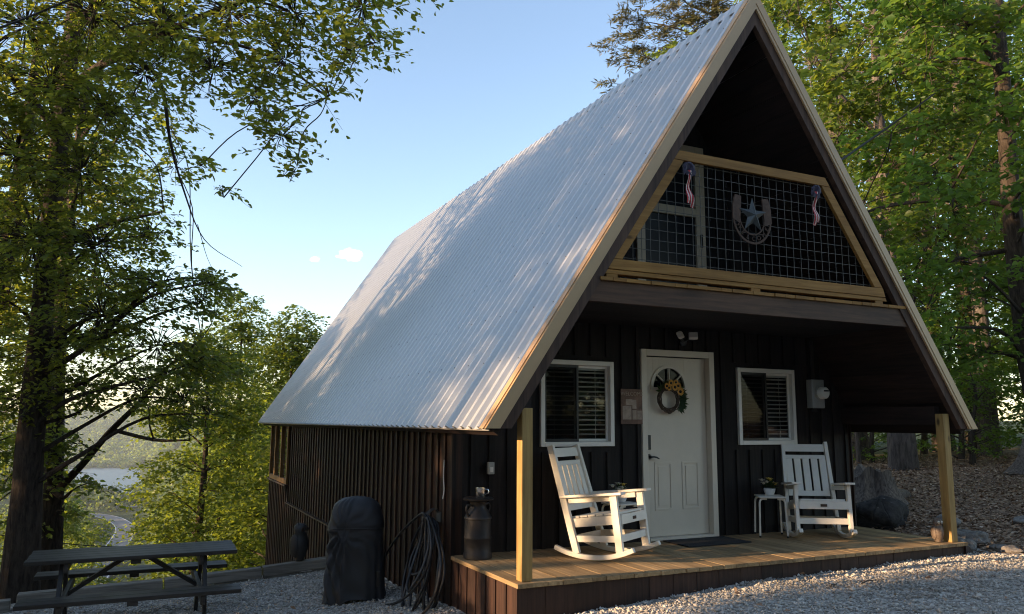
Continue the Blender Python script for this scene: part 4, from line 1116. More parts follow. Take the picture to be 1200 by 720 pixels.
dd = g.normal(0, 1, (NL, 3)); dd[:, 2] *= .25; dd /= np.linalg.norm(dd, axis=1)[:, None]; n2 = np.array([0, 0, 1.0]) + g.normal(0, .35, (NL, 3)); s2 = np.cross(dd, n2); s2 /= np.linalg.norm(s2, axis=1)[:, None]
l2 = g.uniform(.03, .08, NL)[:, None]; p2 = np.stack([gx, gy, yard(gx, gy) + .034], -1)
V = np.concatenate([V, np.stack([p2 - dd * l2 / 2, p2 + s2 * l2 * .3 + np.array([0, 0, .012]), p2 + dd * l2 / 2, p2 - s2 * l2 * .3 + np.array([0, 0, .008])], 1).reshape(-1, 3)]); N += NL
m, nt, b = mat_new('dead leaves'); at_ = nd(nt, 'ShaderNodeAttribute', attribute_name='tint')
r_ = ramp(nt, [(0, (.09, .05, .030)), (.45, (.31, .18, .105)), (.8, (.48, .32, .205)), (1, (.60, .47, .35))]); nt.links.new(at_.outputs['Fac'], r_.inputs['Fac']); nt.links.new(r_.outputs['Color'], b.inputs['Base Color']); b.inputs['Roughness'].default_value = .8
tag(mesh_np('leaf_litter', V, np.arange(N * 4).reshape(-1, 4), m, g.beta(2, 2.2, N)), kind='stuff')
# ------------------------------------------------------------------ trees
BARK = bark_mat('dark furrowed bark', (.022, .016, .012), (.085, .065, .050))
BARK2 = bark_mat('grey brown bark', (.045, .036, .030), (.165, .135, .115))
LEAF_A = leaf_mat('hickory leaf', (.046, .080, .018), (.115, .165, .040), (.50, .56, .06), .50)
LEAF_B = leaf_mat('maple leaf', (.034, .082, .016), (.080, .160, .033), (.33, .50, .06), .48)
LEAF_Y = leaf_mat('sunny leaf', (.050, .088, .016), (.108, .158, .032), (.38, .46, .05), .50)
LEAF_P = leaf_mat('pine needle', (.030, .040, .012), (.13, .12, .045), (.16, .14, .03), .25)
LEAF_D = leaf_mat('shade leaf', (.030, .066, .013), (.085, .135, .030), (.34, .42, .045), .48)

def norm(a): return a / (np.linalg.norm(a, axis=-1, keepdims=True) + 1e-9)
def leaf_cloud(g, clumps, axis, leaf=.11, width=.5, per=13, spray=.6, droop=-.18, six=True, flat=.75):
    """sprays of alternate leaves filling a list of (centre, radii, number of sprays)"""
    A, Dv, T = [], [], []
    for c, r, n in clumps:
        n = int(n)
        u = norm(g.normal(0, 1, (n, 3))) * (.25 + .75 * g.random((n, 1)) ** .6)
        p = np.array(c) + u * np.array(r)
        out = p - np.array([axis[0], axis[1], 0]); out[:, 2] = 0
        d = norm(norm(out) * .6 + norm(u * [1, 1, 0]) * .6 + g.normal(0, .35, (n, 3)))
        d[:, 2] = droop + g.normal(0, .22, n); A.append(p); Dv.append(norm(d)); T.append(np.full(n, g.normal(0, .13)))
    A = np.concatenate(A); Dv = np.concatenate(Dv); T = np.concatenate(T) + g.normal(0, .08, len(A)); n = len(A)
    L = spray * g.uniform(.6, 1.25, n)
    t = (np.arange(per) + .5) / per
    side0 = norm(np.cross(Dv, np.array([0, 0, 1.0])))
    pos = A[:, None] + Dv[:, None] * (t[None, :, None] - .35) * L[:, None, None] + np.array([0, 0, -.12]) * (t[None, :, None] ** 2) * L[:, None, None]
    sg = np.where(np.arange(per) % 2 == 0, 1.0, -1.0)[None, :, None]
    ld = norm(Dv[:, None] * g.uniform(.2, .9, (n, per, 1)) + side0[:, None] * sg * g.uniform(.5, 1.1, (n, per, 1)) + g.normal(0, .28, (n, per, 3)) + np.array([0, 0, -.12]))
    up_ = norm(np.array([0, 0, 1.0]) * flat + g.normal(0, .42, (n, per, 3)))
    sd = norm(np.cross(ld, up_)); nm = np.cross(sd, ld)
    ll = leaf * g.uniform(.6, 1.25, (n, per, 1)); w = ll * width * g.uniform(.85, 1.15, (n, per, 1))
    pos = pos + g.normal(0, .03, (n, per, 3))
    tint = np.clip(np.repeat(T[:, None], per, 1) + .45 + g.normal(0, .16, (n, per)), 0, 1).ravel()
    if six:
        v = [pos, pos + ld * ll * .32 + sd * w * .5 + nm * ll * .07, pos + ld * ll * .68 + sd * w * .40 + nm * ll * .05, pos + ld * ll - nm * ll * .12,
             pos + ld * ll * .68 - sd * w * .40 + nm * ll * .05, pos + ld * ll * .32 - sd * w * .5 + nm * ll * .07]
        V = np.stack(v, 2).reshape(-1, 3); k = np.arange(n * per)[:, None] * 6
        F = np.stack([k + [0, 1, 2, 3], k + [0, 3, 4, 5]], 1).reshape(-1, 4); tint = np.repeat(tint, 2)
    else:
        v = [pos, pos + ld * ll * .45 + sd * w * .5 + nm * ll * .08, pos + ld * ll, pos + ld * ll * .45 - sd * w * .5 + nm * ll * .08]
        V = np.stack(v, 2).reshape(-1, 3); F = np.arange(n * per * 4).reshape(-1, 4)
    return V, F, tint, (A, Dv, L)

def bark_tube(mb, pts, n=12, seed=0, flare=0.0):
    P = spline([p[:3] for p in pts], 5); k0 = len(P)
    rs = np.interp(np.linspace(0, len(pts) - 1, k0), range(len(pts)), [p[3] for p in pts])
    g = random.Random(seed); ph = [g.uniform(0, 6.28) for _ in range(3)]
    o = len(mb.v)
    mb.tube(P, list(rs), n)
    for i in range(k0):
        for j in range(n):
            a = 2 * math.pi * j / n; q = 1 + .06 * math.sin(3 * a + ph[0] + i * .3) + .045 * math.sin(5 * a + ph[1] + i * .8) + flare * max(0, 1 - i / (k0 * .18)) * (1 + .5 * math.sin(4 * a + ph[2]))
            v = Vector(mb.v[o + i * n + j]); c = P[i]; mb.v[o + i * n + j] = tuple(c + (v - c) * q)
    return list(zip(P, rs))

def tree(name, label, trunk, limbs, clumps, bark, leafm, seed, group=None, cat='tree', twigs=True, flare=.35, tsides=14, bare=(), **kw):
    g = np.random.default_rng(seed); base = Vector(trunk[0][:3])
    t = root(name, base, label, cat, group)
    mb = MB(); skel = bark_tube(mb, trunk, tsides, seed, flare)
    for l in limbs: skel += bark_tube(mb, l, 8, seed + 1)
    for l in bare: bark_tube(mb, l, 6, seed + 2)
    V, F, tint, (A, Dv, L) = leaf_cloud(g, clumps, trunk[-1][:2], **kw)
    SK = np.array([[p.x, p.y, p.z, r] for p, r in skel])
    i0 = 0
    for c, r, n in clumps:
        c = np.array(c); h = np.hypot(SK[:, 0] - c[0], SK[:, 1] - c[1]); cost = np.linalg.norm(SK[:, :3] - c, axis=1) + 1.4 * np.maximum(0, SK[:, 2] - (c[2] - .35 * h))
        k = int(np.argmin(cost)); s = SK[k]; d = c - s[:3]; ln = np.linalg.norm(d)
        r0 = min(s[3] * .6, .012 + .011 * ln)
        m1 = s[:3] + d * .35 + np.array([0, 0, .06 * ln]) + g.normal(0, .04 * ln, 3); m2 = s[:3] + d * .7 + np.array([0, 0, .06 * ln]) + g.normal(0, .04 * ln, 3)
        mb.tube(spline([s[:3], m1, m2, c], 4), list(np.linspace(r0, .008, 13)), 6, cap=False)
        if twigs:
            n = int(n)
            for q in range(i0, i0 + n):
                a = A[q] - Dv[q] * .35 * L[q]; e = A[q] + Dv[q] * .6 * L[q]
                st = c + (a - c) * .15
                mb.tube([st, (st + a) / 2 + np.array([0, 0, .03]), a, e - np.array([0, 0, .04])], [.007, .006, .004, .002], 3, cap=False)
            i0 += n
    mb.build('trunk', bark, t, origin=base, smooth=True, recalc=False)
    mesh_np('crown', V, F, leafm, tint, t, origin=base)
    return t

def px_clumps(rows, dens):
    out = []
    for r in rows:
        px, py, d, rad_ = r[:4]; k = r[4] if len(r) > 4 else 1.0; c = at(px, py, d)
        out.append(((c.x, c.y, c.z), (rad_, rad_, rad_ * .72), max(3, dens * k * rad_ ** 2)))
    return out

# the big tree behind the picnic table
tree('hickory_tree', 'big dark trunked hickory behind the picnic table whose branches overhang the yard',
     [(-4.25, 8.06, -2.2, .25), (-4.25, 7.9, 0, .205), (-4.25, 7.7, 1.2, .185), (-4.25, 7.55, 2.96, .15), (-4.25, 7.47, 4.12, .135), (-4.15, 7.16, 6.88, .115), (-4.13, 7.1, 8.56, .09), (-4.0, 7.0, 11.5, .05)],
     [[(-4.17, 7.26, 6.3, .075), (-3.66, 6.33, 6.42, .06), (-3.32, 5.72, 6.39, .05), (-2.89, 5.05, 6.47, .04), (-1.9, 3.6, 6.5, .03), (-.6, 2.6, 6.4, .02)],
      [(-2.89, 5.05, 6.47, .03), (-1.8, 4.0, 6.0, .02), (-1.0, 3.4, 5.3, .01)],
      [(-4.2, 7.3, 5.6, .07), (-4.9, 6.4, 6.2, .05), (-5.4, 5.2, 6.6, .03)], [(-4.3, 7.5, 3.6, .06), (-3.6, 7.3, 4.2, .04), (-2.7, 7.0, 4.5, .02)],
      [(-4.15, 7.1, 7.2, .06), (-3.2, 5.8, 8.0, .04), (-2.0, 4.4, 7.7, .02)]],
     px_clumps([(30, 30, 10.5, 1.0), (110, 15, 10, .9), (190, 25, 9.5, .8), (270, 15, 9.2, .75), (345, 15, 9, .62), (425, 8, 8.8, .5), (412, 62, 8.8, .40), (440, 50, 8.6, .25), (335, 70, 9, .55), (250, 80, 9.3, .65), (170, 85, 10, .7), (300, 115, 9, .42),
                (330, 160, 8.9, .36), (348, 195, 8.9, .17), (312, 145, 8.9, .25), (385, 110, 8.8, .22), (60, 100, 10.5, .9), (125, 130, 10.5, .8), (20, 180, 10.5, 1), (95, 200, 10.5, .85), (40, 280, 11, 1), (115, 290, 11, .85), (175, 275, 11.2, .5),
                (190, 335, 11, .7), (238, 352, 11.2, .42), (250, 325, 11.2, .26, .7), (120, 370, 11, .85), (185, 405, 11, .7), (228, 425, 11, .5), (60, 400, 11.6, .9), (30, 470, 11.6, .8), (100, 455, 11.6, .6), (165, 455, 11.5, .5), (215, 470, 11.4, .5), (245, 485, 11.4, .3),
                (-60, 120, 10.5, 1.1), (-60, 330, 11, 1.1), (235, 195, 9.8, .3, .5), (262, 232, 9.8, .22, .4), (250, 330, 10.6, .25, .5), (500, -60, 8.8, .6), (400, -60, 8.8, .8), (280, -70, 9, 1), (120, -80, 9.5, 1.2)], 118),
     BARK, LEAF_A, 21, bare=[[(-3.32, 5.72, 6.39, .035), (-2.9, 5.3, 5.9, .028), (-2.72, 5.3, 5.1, .02), (-2.5, 5.3, 4.4, .012), (-2.2, 5.3, 3.75, .006), (-1.7, 5.2, 3.4, .003)], [(-2.3, 5.3, 3.95, .006), (-2.1, 5.3, 3.4, .003), (-1.8, 5.3, 3.1, .002)]], leaf=.092, width=.50, per=13, spray=.5)
# the second tree, thinner, with the limb that crosses the lake
tree('ash_tree', 'slimmer tree right of the big trunk with a limb crossing in front of the lake',
     [(-4.02, 10.15, -3.4, .19), (-4.04, 9.95, -.4, .16), (-4.08, 9.82, .89, .135), (-4.16, 9.87, 2.67, .11), (-4.17, 9.8, 4.5, .09), (-4.1, 9.7, 7.5, .06), (-4.0, 9.6, 10, .03)],
     [[(-4.17, 9.93, -.1, .075), (-3.65, 9.52, .53, .06), (-3.23, 9.0, 1.12, .05), (-2.81, 8.49, 1.61, .042), (-2.51, 8.04, 2.09, .03), (-2.0, 7.6, 2.6, .015)],
      [(-3.16, 8.95, 1.12, .035), (-2.58, 8.26, .98, .028), (-2.08, 7.57, .99, .012)],
      [(-4.17, 9.85, .2, .05), (-3.9, 9.5, .0, .035), (-3.75, 9.3, .12, .02)]],
     px_clumps([(150, 240, 13, .6, .8), (205, 195, 12.5, .45, .8), (120, 330, 13.5, .8), (50, 520, 13, .6), (92, 520, 13, .32), (108, 566, 13.2, .25), (74, 600, 13.2, .22), (70, 560, 13.3, .3), (168, 470, 12.6, .28), (190, 440, 12.5, .4), (222, 500, 12.2, .3), (140, 430, 13, .5, .7),
                (120, 150, 12.5, .5, .7), (170, 120, 12, .4, .7), (200, 150, 12.3, .4, .7), (20, 620, 13, .35), (10, 560, 13.4, .5), (150, 30, 12.5, .9), (240, 330, 13, .4, .6), (262, 340, 13, .25, .6)], 100),
     BARK, LEAF_Y, 22, leaf=.11, width=.5, per=12, spray=.55)
tree('leaning_tree', 'dark trunk cut by the left edge of the photo beyond the border timbers',
     [(-5.6, 8.9, -2.6, .22), (-5.35, 8.9, .5, .19), (-5.1, 8.9, 2.5, .17), (-4.9, 9, 5, .12), (-4.8, 9, 8, .06)], [],
     px_clumps([(-20, 420, 12.5, .9), (10, 350, 12.5, .9), (-40, 240, 12.5, 1), (0, 90, 12.5, .9), (40, 200, 12.8, .8), (20, 270, 12.8, .9), (90, 60, 12.8, .9), (-10, 520, 12.5, .7), (120, 220, 12.8, .8), (80, 340, 12.8, .8)], 60), BARK, LEAF_A, 23, leaf=.115)

# generic broadleaf: a whole crown from a few numbers
def broadleaf(name, label, x, y, h, cr, seed, leafm, bark=BARK, base=.3, nclump=26, dens=34, leaf=.14, group=None, rtrunk=None, cat='tree', per=12, zb=None, lean=(0, 0), spray=.8):
    g = np.random.default_rng(seed); z0 = ground(x, y) - .15 if zb is None else zb
    rt_ = rtrunk or .012 * h + .03
    tr = [(x, y, z0 - .3, rt_ * 1.15), (x + lean[0] * .3 + g.normal(0, .1), y + lean[1] * .3 + g.normal(0, .1), z0 + h * .3, rt_ * .85), (x + lean[0] * .6 + g.normal(0, .15), y + lean[1] * .6 + g.normal(0, .15), z0 + h * .6, rt_ * .55), (x + lean[0], y + lean[1], z0 + h * .93, rt_ * .12)]
    cl = []
    for k in range(nclump):
        v = (k + .5) / nclump; zf = base + (1 - base) * v
        rad_ = cr * (math.sin(math.pi * min(1, (.16 + .84 * v)) ** .8) ** .7 if v < .97 else .25) * g.uniform(.55, 1.0) * .78
        a = k * 2.4 + g.normal(0, .4); q = cr * g.uniform(.26, .40)
        cl.append(((x + lean[0] * zf + rad_ * math.cos(a), y + lean[1] * zf + rad_ * math.sin(a), z0 + h * zf + g.normal(0, .2)), (q, q, q * .62), max(4, dens * q * q)))
    return tree(name, label, tr, [], cl, bark, leafm, seed, group, cat, twigs=False, flare=.3, tsides=10, leaf=leaf, width=.55, per=per, spray=spray, six=False)
def clone(src, x, y, rz, s, label, group=None, dz=0.0):
    c = copy_tree(src); c.location = (x, y, ground(x, y) - .4 + dz); c.rotation_euler = (0, 0, rz); c.scale = (s, s, s * rnd.uniform(.92, 1.08)); tag(c, label, None, group)
    return c

# downslope, left of and behind the house
dz_group = 'trees on the slope below the yard'
broadleaf('slope_tree', 'layered yellow green tree between the lake view and the cabin', -1.0, 19.0, 10.3, 2.3, 31, LEAF_Y, nclump=46, dens=80, base=.10, group=dz_group, leaf=.15)
broadleaf('slope_tree', 'green tree rising behind the rear corner of the cabin roof', 1.9, 21.5, 12.0, 2.6, 32, LEAF_D, nclump=46, dens=75, base=.12, group=dz_group, leaf=.15)
broadleaf('slope_tree', 'darker tree touching the lower edge of the metal roof on its left', .6, 25.0, 14.2, 2.5, 33, LEAF_D, nclump=42, dens=75, base=.15, group=dz_group, leaf=.16)
broadleaf('slope_tree', 'short yellow green tree under the lake at the right of the road bend', .5, 15.8, 6.0, 1.7, 34, LEAF_Y, nclump=26, dens=85, base=.1, group=dz_group, leaf=.13)
broadleaf('slope_tree', 'bright yellow green treetop left of the road bend', -6.1, 42, 12.2, 2.9, 35, LEAF_Y, nclump=26, dens=40, base=.3, group=dz_group, leaf=.22, spray=1.0)
broadleaf('slope_tree', 'small golden treetop touching the road bend', -4.4, 47, 11.4, 1.9, 36, LEAF_Y, nclump=20, dens=44, base=.35, group=dz_group, leaf=.22, spray=1.0)
broadleaf('slope_tree', 'deep green tree behind the two left trunks', -6.6, 17.5, 12.5, 2.8, 37, LEAF_D, nclump=32, dens=40, base=.25, group=dz_group, leaf=.15)
broadleaf('slope_tree', 'shaded tree at the left edge of the photo behind the leaning trunk', -7.9, 14.0, 13, 2.6, 38, LEAF_A, nclump=32, dens=40, base=.15, group=dz_group, leaf=.14)
broadleaf('slope_tree', 'pale leaved tree high behind the upper left branches', -5.3, 22, 20, 3.4, 39, LEAF_Y, nclump=34, dens=30, base=.55, group=dz_group, leaf=.16)

# the wood up the hill on the right
hill = 'trees of the wood right of the cabin'
def grid_clumps(x0, x1, y0, y1, stp, d0, d1, rr, seed, skip=.12):
    g = random.Random(seed); rows = []
    py = y0
    while py < y1:
        edge = 905 + (py / 500) * 235 if py > 0 else 905
        px = max(x0, edge) + g.uniform(0, 25)
        while px < x1:
            if g.random() > skip: rows.append((px + g.uniform(-16, 16), py + g.uniform(-16, 16), g.uniform(d0, d1), g.uniform(*rr)))
            px += stp
        py += stp * .85
    return rows
tree('maple_tree', 'tall maple with a straight dark trunk at the right edge of the photo',
     [(11.1, 2.2, .2, .22), (10.85, 2.15, 1.2, .19), (10.4, 2.02, 2.68, .165), (9.97, 1.8, 5.06, .14), (9.71, 1.62, 6.88, .12), (9.47, 1.47, 9.5, .08), (9.4, 1.4, 12, .04)],
     [[(10.0, 1.8, 4.9, .05), (9.2, 2.2, 5.0, .04), (8.2, 2.7, 4.9, .03), (7.4, 3.1, 4.6, .015)], [(10.1, 1.9, 4.2, .045), (9.3, 2.9, 4.0, .03), (8.6, 3.6, 3.4, .012)], [(9.7, 1.6, 7, .05), (8.6, 1.4, 7.6, .03), (7.4, 1.2, 7.8, .02)]],
     px_clumps(grid_clumps(1040, 1260, -70, 440, 62, 11, 14.5, (.42, .72), 5, .10), 62), BARK, LEAF_B, 41, group=hill, leaf=.125, width=.72, per=11, spray=.5)
tree('maple_tree', 'leafy maple close behind the right roof slope near the gable peak',
     [(13.1, 6.6, .2, .24), (12.9, 6.5, 4, .19), (12.6, 6.3, 8, .14), (12.3, 6.0, 12, .06)],
     [[(12.8, 6.4, 6, .06), (11.2, 5.6, 7.2, .04), (9.4, 4.8, 8.0, .02)], [(12.6, 6.3, 8, .06), (11.0, 6.2, 9.0, .03), (9.5, 5.6, 9.6, .015)]],
     px_clumps(grid_clumps(900, 1110, -70, 330, 56, 12.5, 16.5, (.5, .8), 6, .06), 72), BARK2, LEAF_D, 42, group=hill, leaf=.13, width=.72, per=11, spray=.55)
# trunks seen under the right eave
tr_a = broadleaf('oak_tree', 'thick straight scaly trunk seen under the right eave behind the stump', 13.9, 7.4, 17, 3.6, 43, LEAF_D, BARK2, base=.40, nclump=34, dens=26, rtrunk=.155, group=hill)
broadleaf('oak_tree', 'thin leaning trunk seen through the porch left of the thick trunk', 14.15, 8.75, 14, 2.8, 44, LEAF_B, BARK2, base=.40, nclump=26, dens=28, rtrunk=.042, group=hill, lean=(-1.2, 0))
broadleaf('oak_tree', 'trunk with a patch of sun right of the porch post deeper in the wood', 18.9, 8.4, 17, 3.8, 45, LEAF_B, BARK2, base=.35, nclump=34, dens=24, rtrunk=.22, group=hill)
broadleaf('oak_tree', 'reddish sunlit trunk showing between leaves just right of the roof rake', 17.0, 11.3, 20, 3.6, 46, LEAF_B, BARK2, base=.45, nclump=30, dens=24, rtrunk=.3, group=hill)
mass = []
variants = [broadleaf('forest_tree', 'broadleaf tree in the dense wood upslope behind the right side of the cabin', 20.5, 4.5, 16, 3.9, 51, LEAF_B, BARK, base=.10, nclump=44, dens=24, leaf=.17, group='background trees of the right hand wood', spray=.9),
            broadleaf('forest_tree', 'broadleaf tree in the dense wood upslope behind the right side of the cabin', 22, 12, 18, 4.2, 52, LEAF_D, BARK, base=.10, nclump=44, dens=24, leaf=.17, group='background trees of the right hand wood', spray=.9),
            broadleaf('forest_tree', 'broadleaf tree in the dense wood upslope behind the right side of the cabin', 25, 7.5, 17, 4.0, 53, LEAF_Y, BARK, base=.15, nclump=40, dens=22, leaf=.17, group='background trees of the right hand wood', spray=.9)]
for k, (x, y, s) in enumerate(((18, 16, 1), (24.5, 18, 1), (29, 11, 1.1), (17, 22, .95), (31, 17, 1.1), (28, 2, 1), (23.5, 1, .95), (34, 7, 1.1), (30, 24, 1.1), (23, 25, 1.05), (36, 14, 1.1), (14, 15, .9), (20, 9.5, .85), (16.5, 2.2, .7), (38, 22, 1.15), (33, 0, 1))):
    clone(variants[k % 3], x, y, k * 1.7, s, 'broadleaf tree in the dense wood upslope behind the right side of the cabin', 'background trees of the right hand wood')
sap = broadleaf('sapling', 'leafy sapling in the undergrowth under the right eave', 15.6, 9.6, 3.2, 1.4, 61, LEAF_B, BARK, base=.12, nclump=18, dens=46, leaf=.12, group='saplings along the crest of the right slope', cat='sapling', spray=.5)
for k, (x, y, s) in enumerate(((14.9, 6.2, .8), (16.2, 7.4, 1.0), (14.8, 11, 1.0), (17.3, 9.8, 1.1), (17.2, 5.6, 1.0), (18.6, 6.6, 1.2), (16.4, 12.4, 1.2), (19.6, 11, 1.3), (18.8, 3.6, 1.1), (16.6, 3.6, .9), (20.6, 7.6, 1.4), (13.4, 10.2, .8), (20.5, 2.2, 1.2))):
    clone(sap, x, y, k * 2.1, s, 'leafy sapling in the undergrowth along the crest of the right slope', 'saplings along the crest of the right slope', .2)
sap['label'] = 'leafy sapling in the undergrowth along the crest of the right slope'
# airy pine above the ridge
rows = [(722, 50, 30, .55), (745, 25, 30, .8), (735, 75, 30, .5), (770, 55, 30, .9), (790, 15, 30, 1.0), (760, -10, 30, .8), (815, 35, 30, 1.0), (840, 5, 30, 1.0), (800, 75, 30, .8), (770, 85, 30, .5), (860, 40, 30, 1.0), (720, 98, 30, .35), (830, 80, 30, .9), (880, 70, 30, 1.0), (850, -40, 30, 1), (800, -50, 30, 1), (900, 20, 30, 1.0)]
c0 = at(850, 320, 30.5); c1 = at(838, 60, 30.3); c2 = at(845, -120, 30.2)
tree('pine_tree', 'tall airy pine glowing orange above the roof ridge', [(c0.x, c0.y, ground(c0.x, c0.y) - .3, .34), (c0.x, c0.y, c0.z, .26), (c1.x, c1.y, c1.z, .16), (c2.x, c2.y, c2.z, .05)], [], px_clumps(rows, 34), BARK2, LEAF_P, 71, leaf=.26, width=.16, per=34, spray=.7, six=False, droop=.1, flat=.2)

# off to the left of the photo: the wood the low sun comes through
lw = 'trees of the wood left of the yard'
lb = 'broadleaf tree of the wood left of the yard'
lv = [broadleaf('yard_edge_tree', lb, -12.5, 5.25, 8.8, 3.0, 81, LEAF_A, BARK, base=.12, nclump=42, dens=46, leaf=.19, group=lw),
      broadleaf('yard_edge_tree', lb, -13.5, -2.1, 10.2, 3.4, 82, LEAF_D, BARK, base=.10, nclump=48, dens=60, leaf=.19, group=lw)]
for k, (x, y, s) in enumerate(((-10.5, -1.5, .68), (-15, -9, 1), (-19.5, 5.6, 1.1), (-20, -1.9, 1), (-16, -15, 1), (-21, -9, 1), (-26, 6.3, 1.15), (-26, -1.4, 1.1), (-31, 8.5, 1.2), (-28, -11, 1.1), (-33, -6, 1.2), (-14, 12.9, .95), (-18, 10.5, .95))):
    clone(lv[k % 2], x, y, k * 1.3, s, lb, lw)
broadleaf('yard_edge_tree', lb, -25, 2.9, 13, 2.9, 83, LEAF_A, BARK, base=.62, nclump=26, dens=40, leaf=.16, group=lw)
broadleaf('yard_edge_tree', lb, -17, 2.2, 11.5, 2.6, 84, LEAF_A, BARK, base=.56, nclump=22, dens=40, leaf=.16, group=lw)

# unseen trees behind the camera, added to cut low sky light into the porch
for k, (x, y, s) in enumerate(((-9, -17, 1), (-4, -19, 1.1), (1.5, -18, 1), (7, -17, 1.05), (-13, -16, 1.1), (4, -24, 1.3), (-6, -25, 1.3), (13, -20, 1.2))):
    clone(lv[k % 2], x, y, k * 1.9, s, 'unseen broadleaf tree added across the yard to shade the porch', 'unseen trees added across the yard to shade the porch')

# far woods in the valley and on the hills across the lake
g = np.random.default_rng(77)
def far_forest(name, X, Y, hgt, rad_, nq, leafm, size):
    n = len(X); Z = terrain(X, Y)
    u = norm(g.normal(0, 1, (n, nq, 3))); u[..., 2] = np.abs(u[..., 2]) * 1.0
    s_ = g.uniform(.75, 1.25, n)[:, None, None]
    lump = 1 + .25 * np.sin(u[..., :1] * 5 + np.arange(n)[:, None, None]) * np.sin(u[..., 1:2] * 4 + 1.7 * np.arange(n)[:, None, None])
    P = np.stack([X, Y, Z], -1)[:, None] + u * np.array([rad_, rad_, hgt]) * s_ * lump * g.uniform(.6, 1, (n, nq, 1))
    d = norm(g.normal(0, 1, (n, nq, 3))); nn = norm(u + g.normal(0, .5, (n, nq, 3)) + np.array([0, 0, .3])); sd = norm(np.cross(d, nn)); d = np.cross(nn, sd)
    q = size * g.uniform(.6, 1.3, (n, nq, 1))
    V = np.stack([P - d * q, P + sd * q * .8, P + d * q, P - sd * q * .8], 2).reshape(-1, 3)
    tint = np.clip(np.repeat(g.normal(.45, .2, n)[:, None], nq, 1) + g.normal(0, .12, (n, nq)), 0, 1).ravel()
    tag(mesh_np(name, V, np.arange(n * nq * 4).reshape(-1, 4), leafm, tint), kind='stuff')
rp = np.array([[p.x, p.y] for p in ROAD + ROAD2])
def off_road(X, Y, w): return np.array([np.min(np.hypot(rp[:, 0] - x, rp[:, 1] - y)) > w for x, y in zip(X, Y)])
N = 3600; X = g.uniform(-170, 190, N); Y = g.uniform(120, 735, N)
k = off_road(X, Y, 13) & ~((np.abs(X + 4 - (Y - 300) * .01) < 15) & (Y < 480)) & ~((X > -36) & (X < 90) & (Y > 560)) ; X, Y = X[k], Y[k]
far_forest('valley_woods', X, Y, 10, 6.5, 60, LEAF_D, 1.1)
N = 8500; X = g.uniform(-300, 520, N); Y = g.uniform(1128, 1950, N)
far_forest('hill_woods', X, Y, 13, 8, 36, LEAF_Y, 2.4)
# ------------------------------------------------------------------ light and air
SUN_AZ, SUN_EL = -85.0, 11.0          # degrees: clockwise from the depth axis, above the horizon
w = bpy.data.worlds.new('World'); sc.world = w; w.use_nodes = True
nt = w.node_tree; L = nt.links.new; bg = nt.nodes['Background']
sky = nt.nodes.new('ShaderNodeTexSky'); sky.sky_type = 'NISHITA'; sky.sun_disc = False
sky.sun_elevation = R(SUN_EL); sky.sun_rotation = R(SUN_AZ); sky.altitude = 300; sky.air_density = 1.0; sky.dust_density = .7; sky.ozone_density = 2.2
bg.inputs['Strength'].default_value = .15
# two small clouds low over the far hills, fixed in the sky by direction
tc = nd(nt, 'ShaderNodeTexCoord')
def cloud_mask(vec, sx, sz, seed):
    v = vec.normalized(); r_ = v.cross(Vector((0, 0, 1))).normalized(); u_ = r_.cross(v)
    dx = nd(nt, 'ShaderNodeVectorMath', operation='DOT_PRODUCT'); dx.inputs[1].default_value = r_; L(tc.outputs['Generated'], dx.inputs[0])
    dz_ = nd(nt, 'ShaderNodeVectorMath', operation='DOT_PRODUCT'); dz_.inputs[1].default_value = u_; L(tc.outputs['Generated'], dz_.inputs[0])
    fwd = nd(nt, 'ShaderNodeVectorMath', operation='DOT_PRODUCT'); fwd.inputs[1].default_value = v; L(tc.outputs['Generated'], fwd.inputs[0])
    cb_ = nd(nt, 'ShaderNodeCombineXYZ')
    a = nd(nt, 'ShaderNodeMath', operation='DIVIDE', i_1=sx); L(dx.outputs['Value'], a.inputs[0]); b_ = nd(nt, 'ShaderNodeMath', operation='DIVIDE', i_1=sz); L(dz_.outputs['Value'], b_.inputs[0])
    L(a.outputs[0], cb_.inputs[0]); L(b_.outputs[0], cb_.inputs[1]); cb_.inputs[2].default_value = seed
    nz = nd(nt, 'ShaderNodeTexNoise', i_Scale=1.6, i_Detail=6.0, i_Roughness=.6); L(cb_.outputs[0], nz.inputs['Vector'])
    cb2 = nd(nt, 'ShaderNodeCombineXYZ'); L(a.outputs[0], cb2.inputs[0]); L(b_.outputs[0], cb2.inputs[1])
    ln = nd(nt, 'ShaderNodeVectorMath', operation='LENGTH'); L(cb2.outputs[0], ln.inputs[0])
    s = nd(nt, 'ShaderNodeMath', operation='MULTIPLY_ADD', i_1=-.5, i_2=.45); L(ln.outputs['Value'], s.inputs[0])
    t = nd(nt, 'ShaderNodeMath', operation='ADD'); L(s.outputs[0], t.inputs[0]); L(nz.outputs['Fac'], t.inputs[1])
    mr = nd(nt, 'ShaderNodeMapRange', i_1=.52, i_2=.78, i_3=0.0, i_4=.45, clamp=True); L(t.outputs[0], mr.inputs[0])
    g2 = nd(nt, 'ShaderNodeMath', operation='GREATER_THAN', i_1=0.0); L(fwd.outputs['Value'], g2.inputs[0])
    o = nd(nt, 'ShaderNodeMath', operation='MULTIPLY'); L(mr.outputs[0], o.inputs[0]); L(g2.outputs[0], o.inputs[1])
    return o.outputs[0]
last = sky.outputs[0]
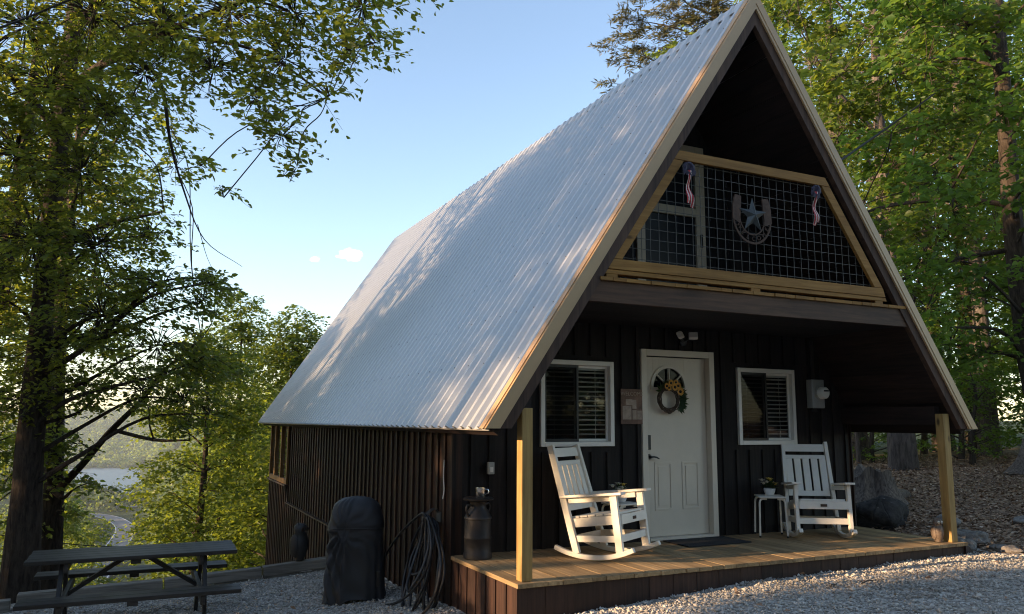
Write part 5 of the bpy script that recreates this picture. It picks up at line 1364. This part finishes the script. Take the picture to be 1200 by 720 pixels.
for px, py, sx, sz, sd in ((411, 299, .018, .009, 2.0), (369, 304, .008, .004, 5.0)):
    f_ = cloud_mask(at(px, py, 1) - CAM, sx, sz, sd)
    mx = nd(nt, 'ShaderNodeMix', data_type='RGBA'); L(f_, mx.inputs[0]); L(last, mx.inputs[6]); mx.inputs[7].default_value = (8.5, 8.2, 8.2, 1); last = mx.outputs[2]
L(last, bg.inputs['Color'])

sun = bpy.data.lights.new('sun', 'SUN'); so = bpy.data.objects.new('sun', sun); COL.objects.link(so)
sun.energy = 3.6; sun.angle = R(.53); sun.color = (1.0, .76, .50)
to_sun = Vector((math.sin(R(SUN_AZ)) * math.cos(R(SUN_EL)), math.cos(R(SUN_AZ)) * math.cos(R(SUN_EL)), math.sin(R(SUN_EL))))
so.rotation_euler = to_sun.to_track_quat('Z', 'Y').to_euler()

HAZE = True
if HAZE:
    mb = MB(); mb.box(-760, 760, -40, 2050, -90, 60)
    m = bpy.data.materials.new('valley haze'); m.use_nodes = True; nt = m.node_tree
    nt.nodes.remove(nt.nodes['Principled BSDF']); pv = nd(nt, 'ShaderNodeVolumePrincipled'); pv.inputs['Color'].default_value = (.80, .88, 1, 1); pv.inputs['Density'].default_value = .00017; pv.inputs['Anisotropy'].default_value = .3
    nt.links.new(pv.outputs[0], nt.nodes['Material Output'].inputs['Volume'])
    tag(mb.build('haze', m), kind='stuff')

sc.view_settings.view_transform = 'Standard'; sc.view_settings.look = 'None'; sc.view_settings.gamma = 1; sc.view_settings.use_curve_mapping = False
sc.view_settings.exposure = 1.68
sc.view_settings.use_white_balance = True; sc.view_settings.white_balance_temperature = 7500; sc.view_settings.white_balance_tint = 16
sc.render.engine = 'CYCLES'
sc.cycles.max_bounces = 8; sc.cycles.diffuse_bounces = 4; sc.cycles.glossy_bounces = 3; sc.cycles.transmission_bounces = 4; sc.cycles.transparent_max_bounces = 8; sc.cycles.volume_bounces = 1
sc.cycles.use_denoising = True
sc.cycles.sample_clamp_indirect = 2.5
sc.cycles.denoising_prefilter = 'ACCURATE'; sc.cycles.denoising_input_passes = 'RGB_ALBEDO_NORMAL'
sc.cycles.filter_width = 1.1
sc.cycles.use_adaptive_sampling = False; sc.cycles.caustics_reflective = False; sc.cycles.caustics_refractive = False
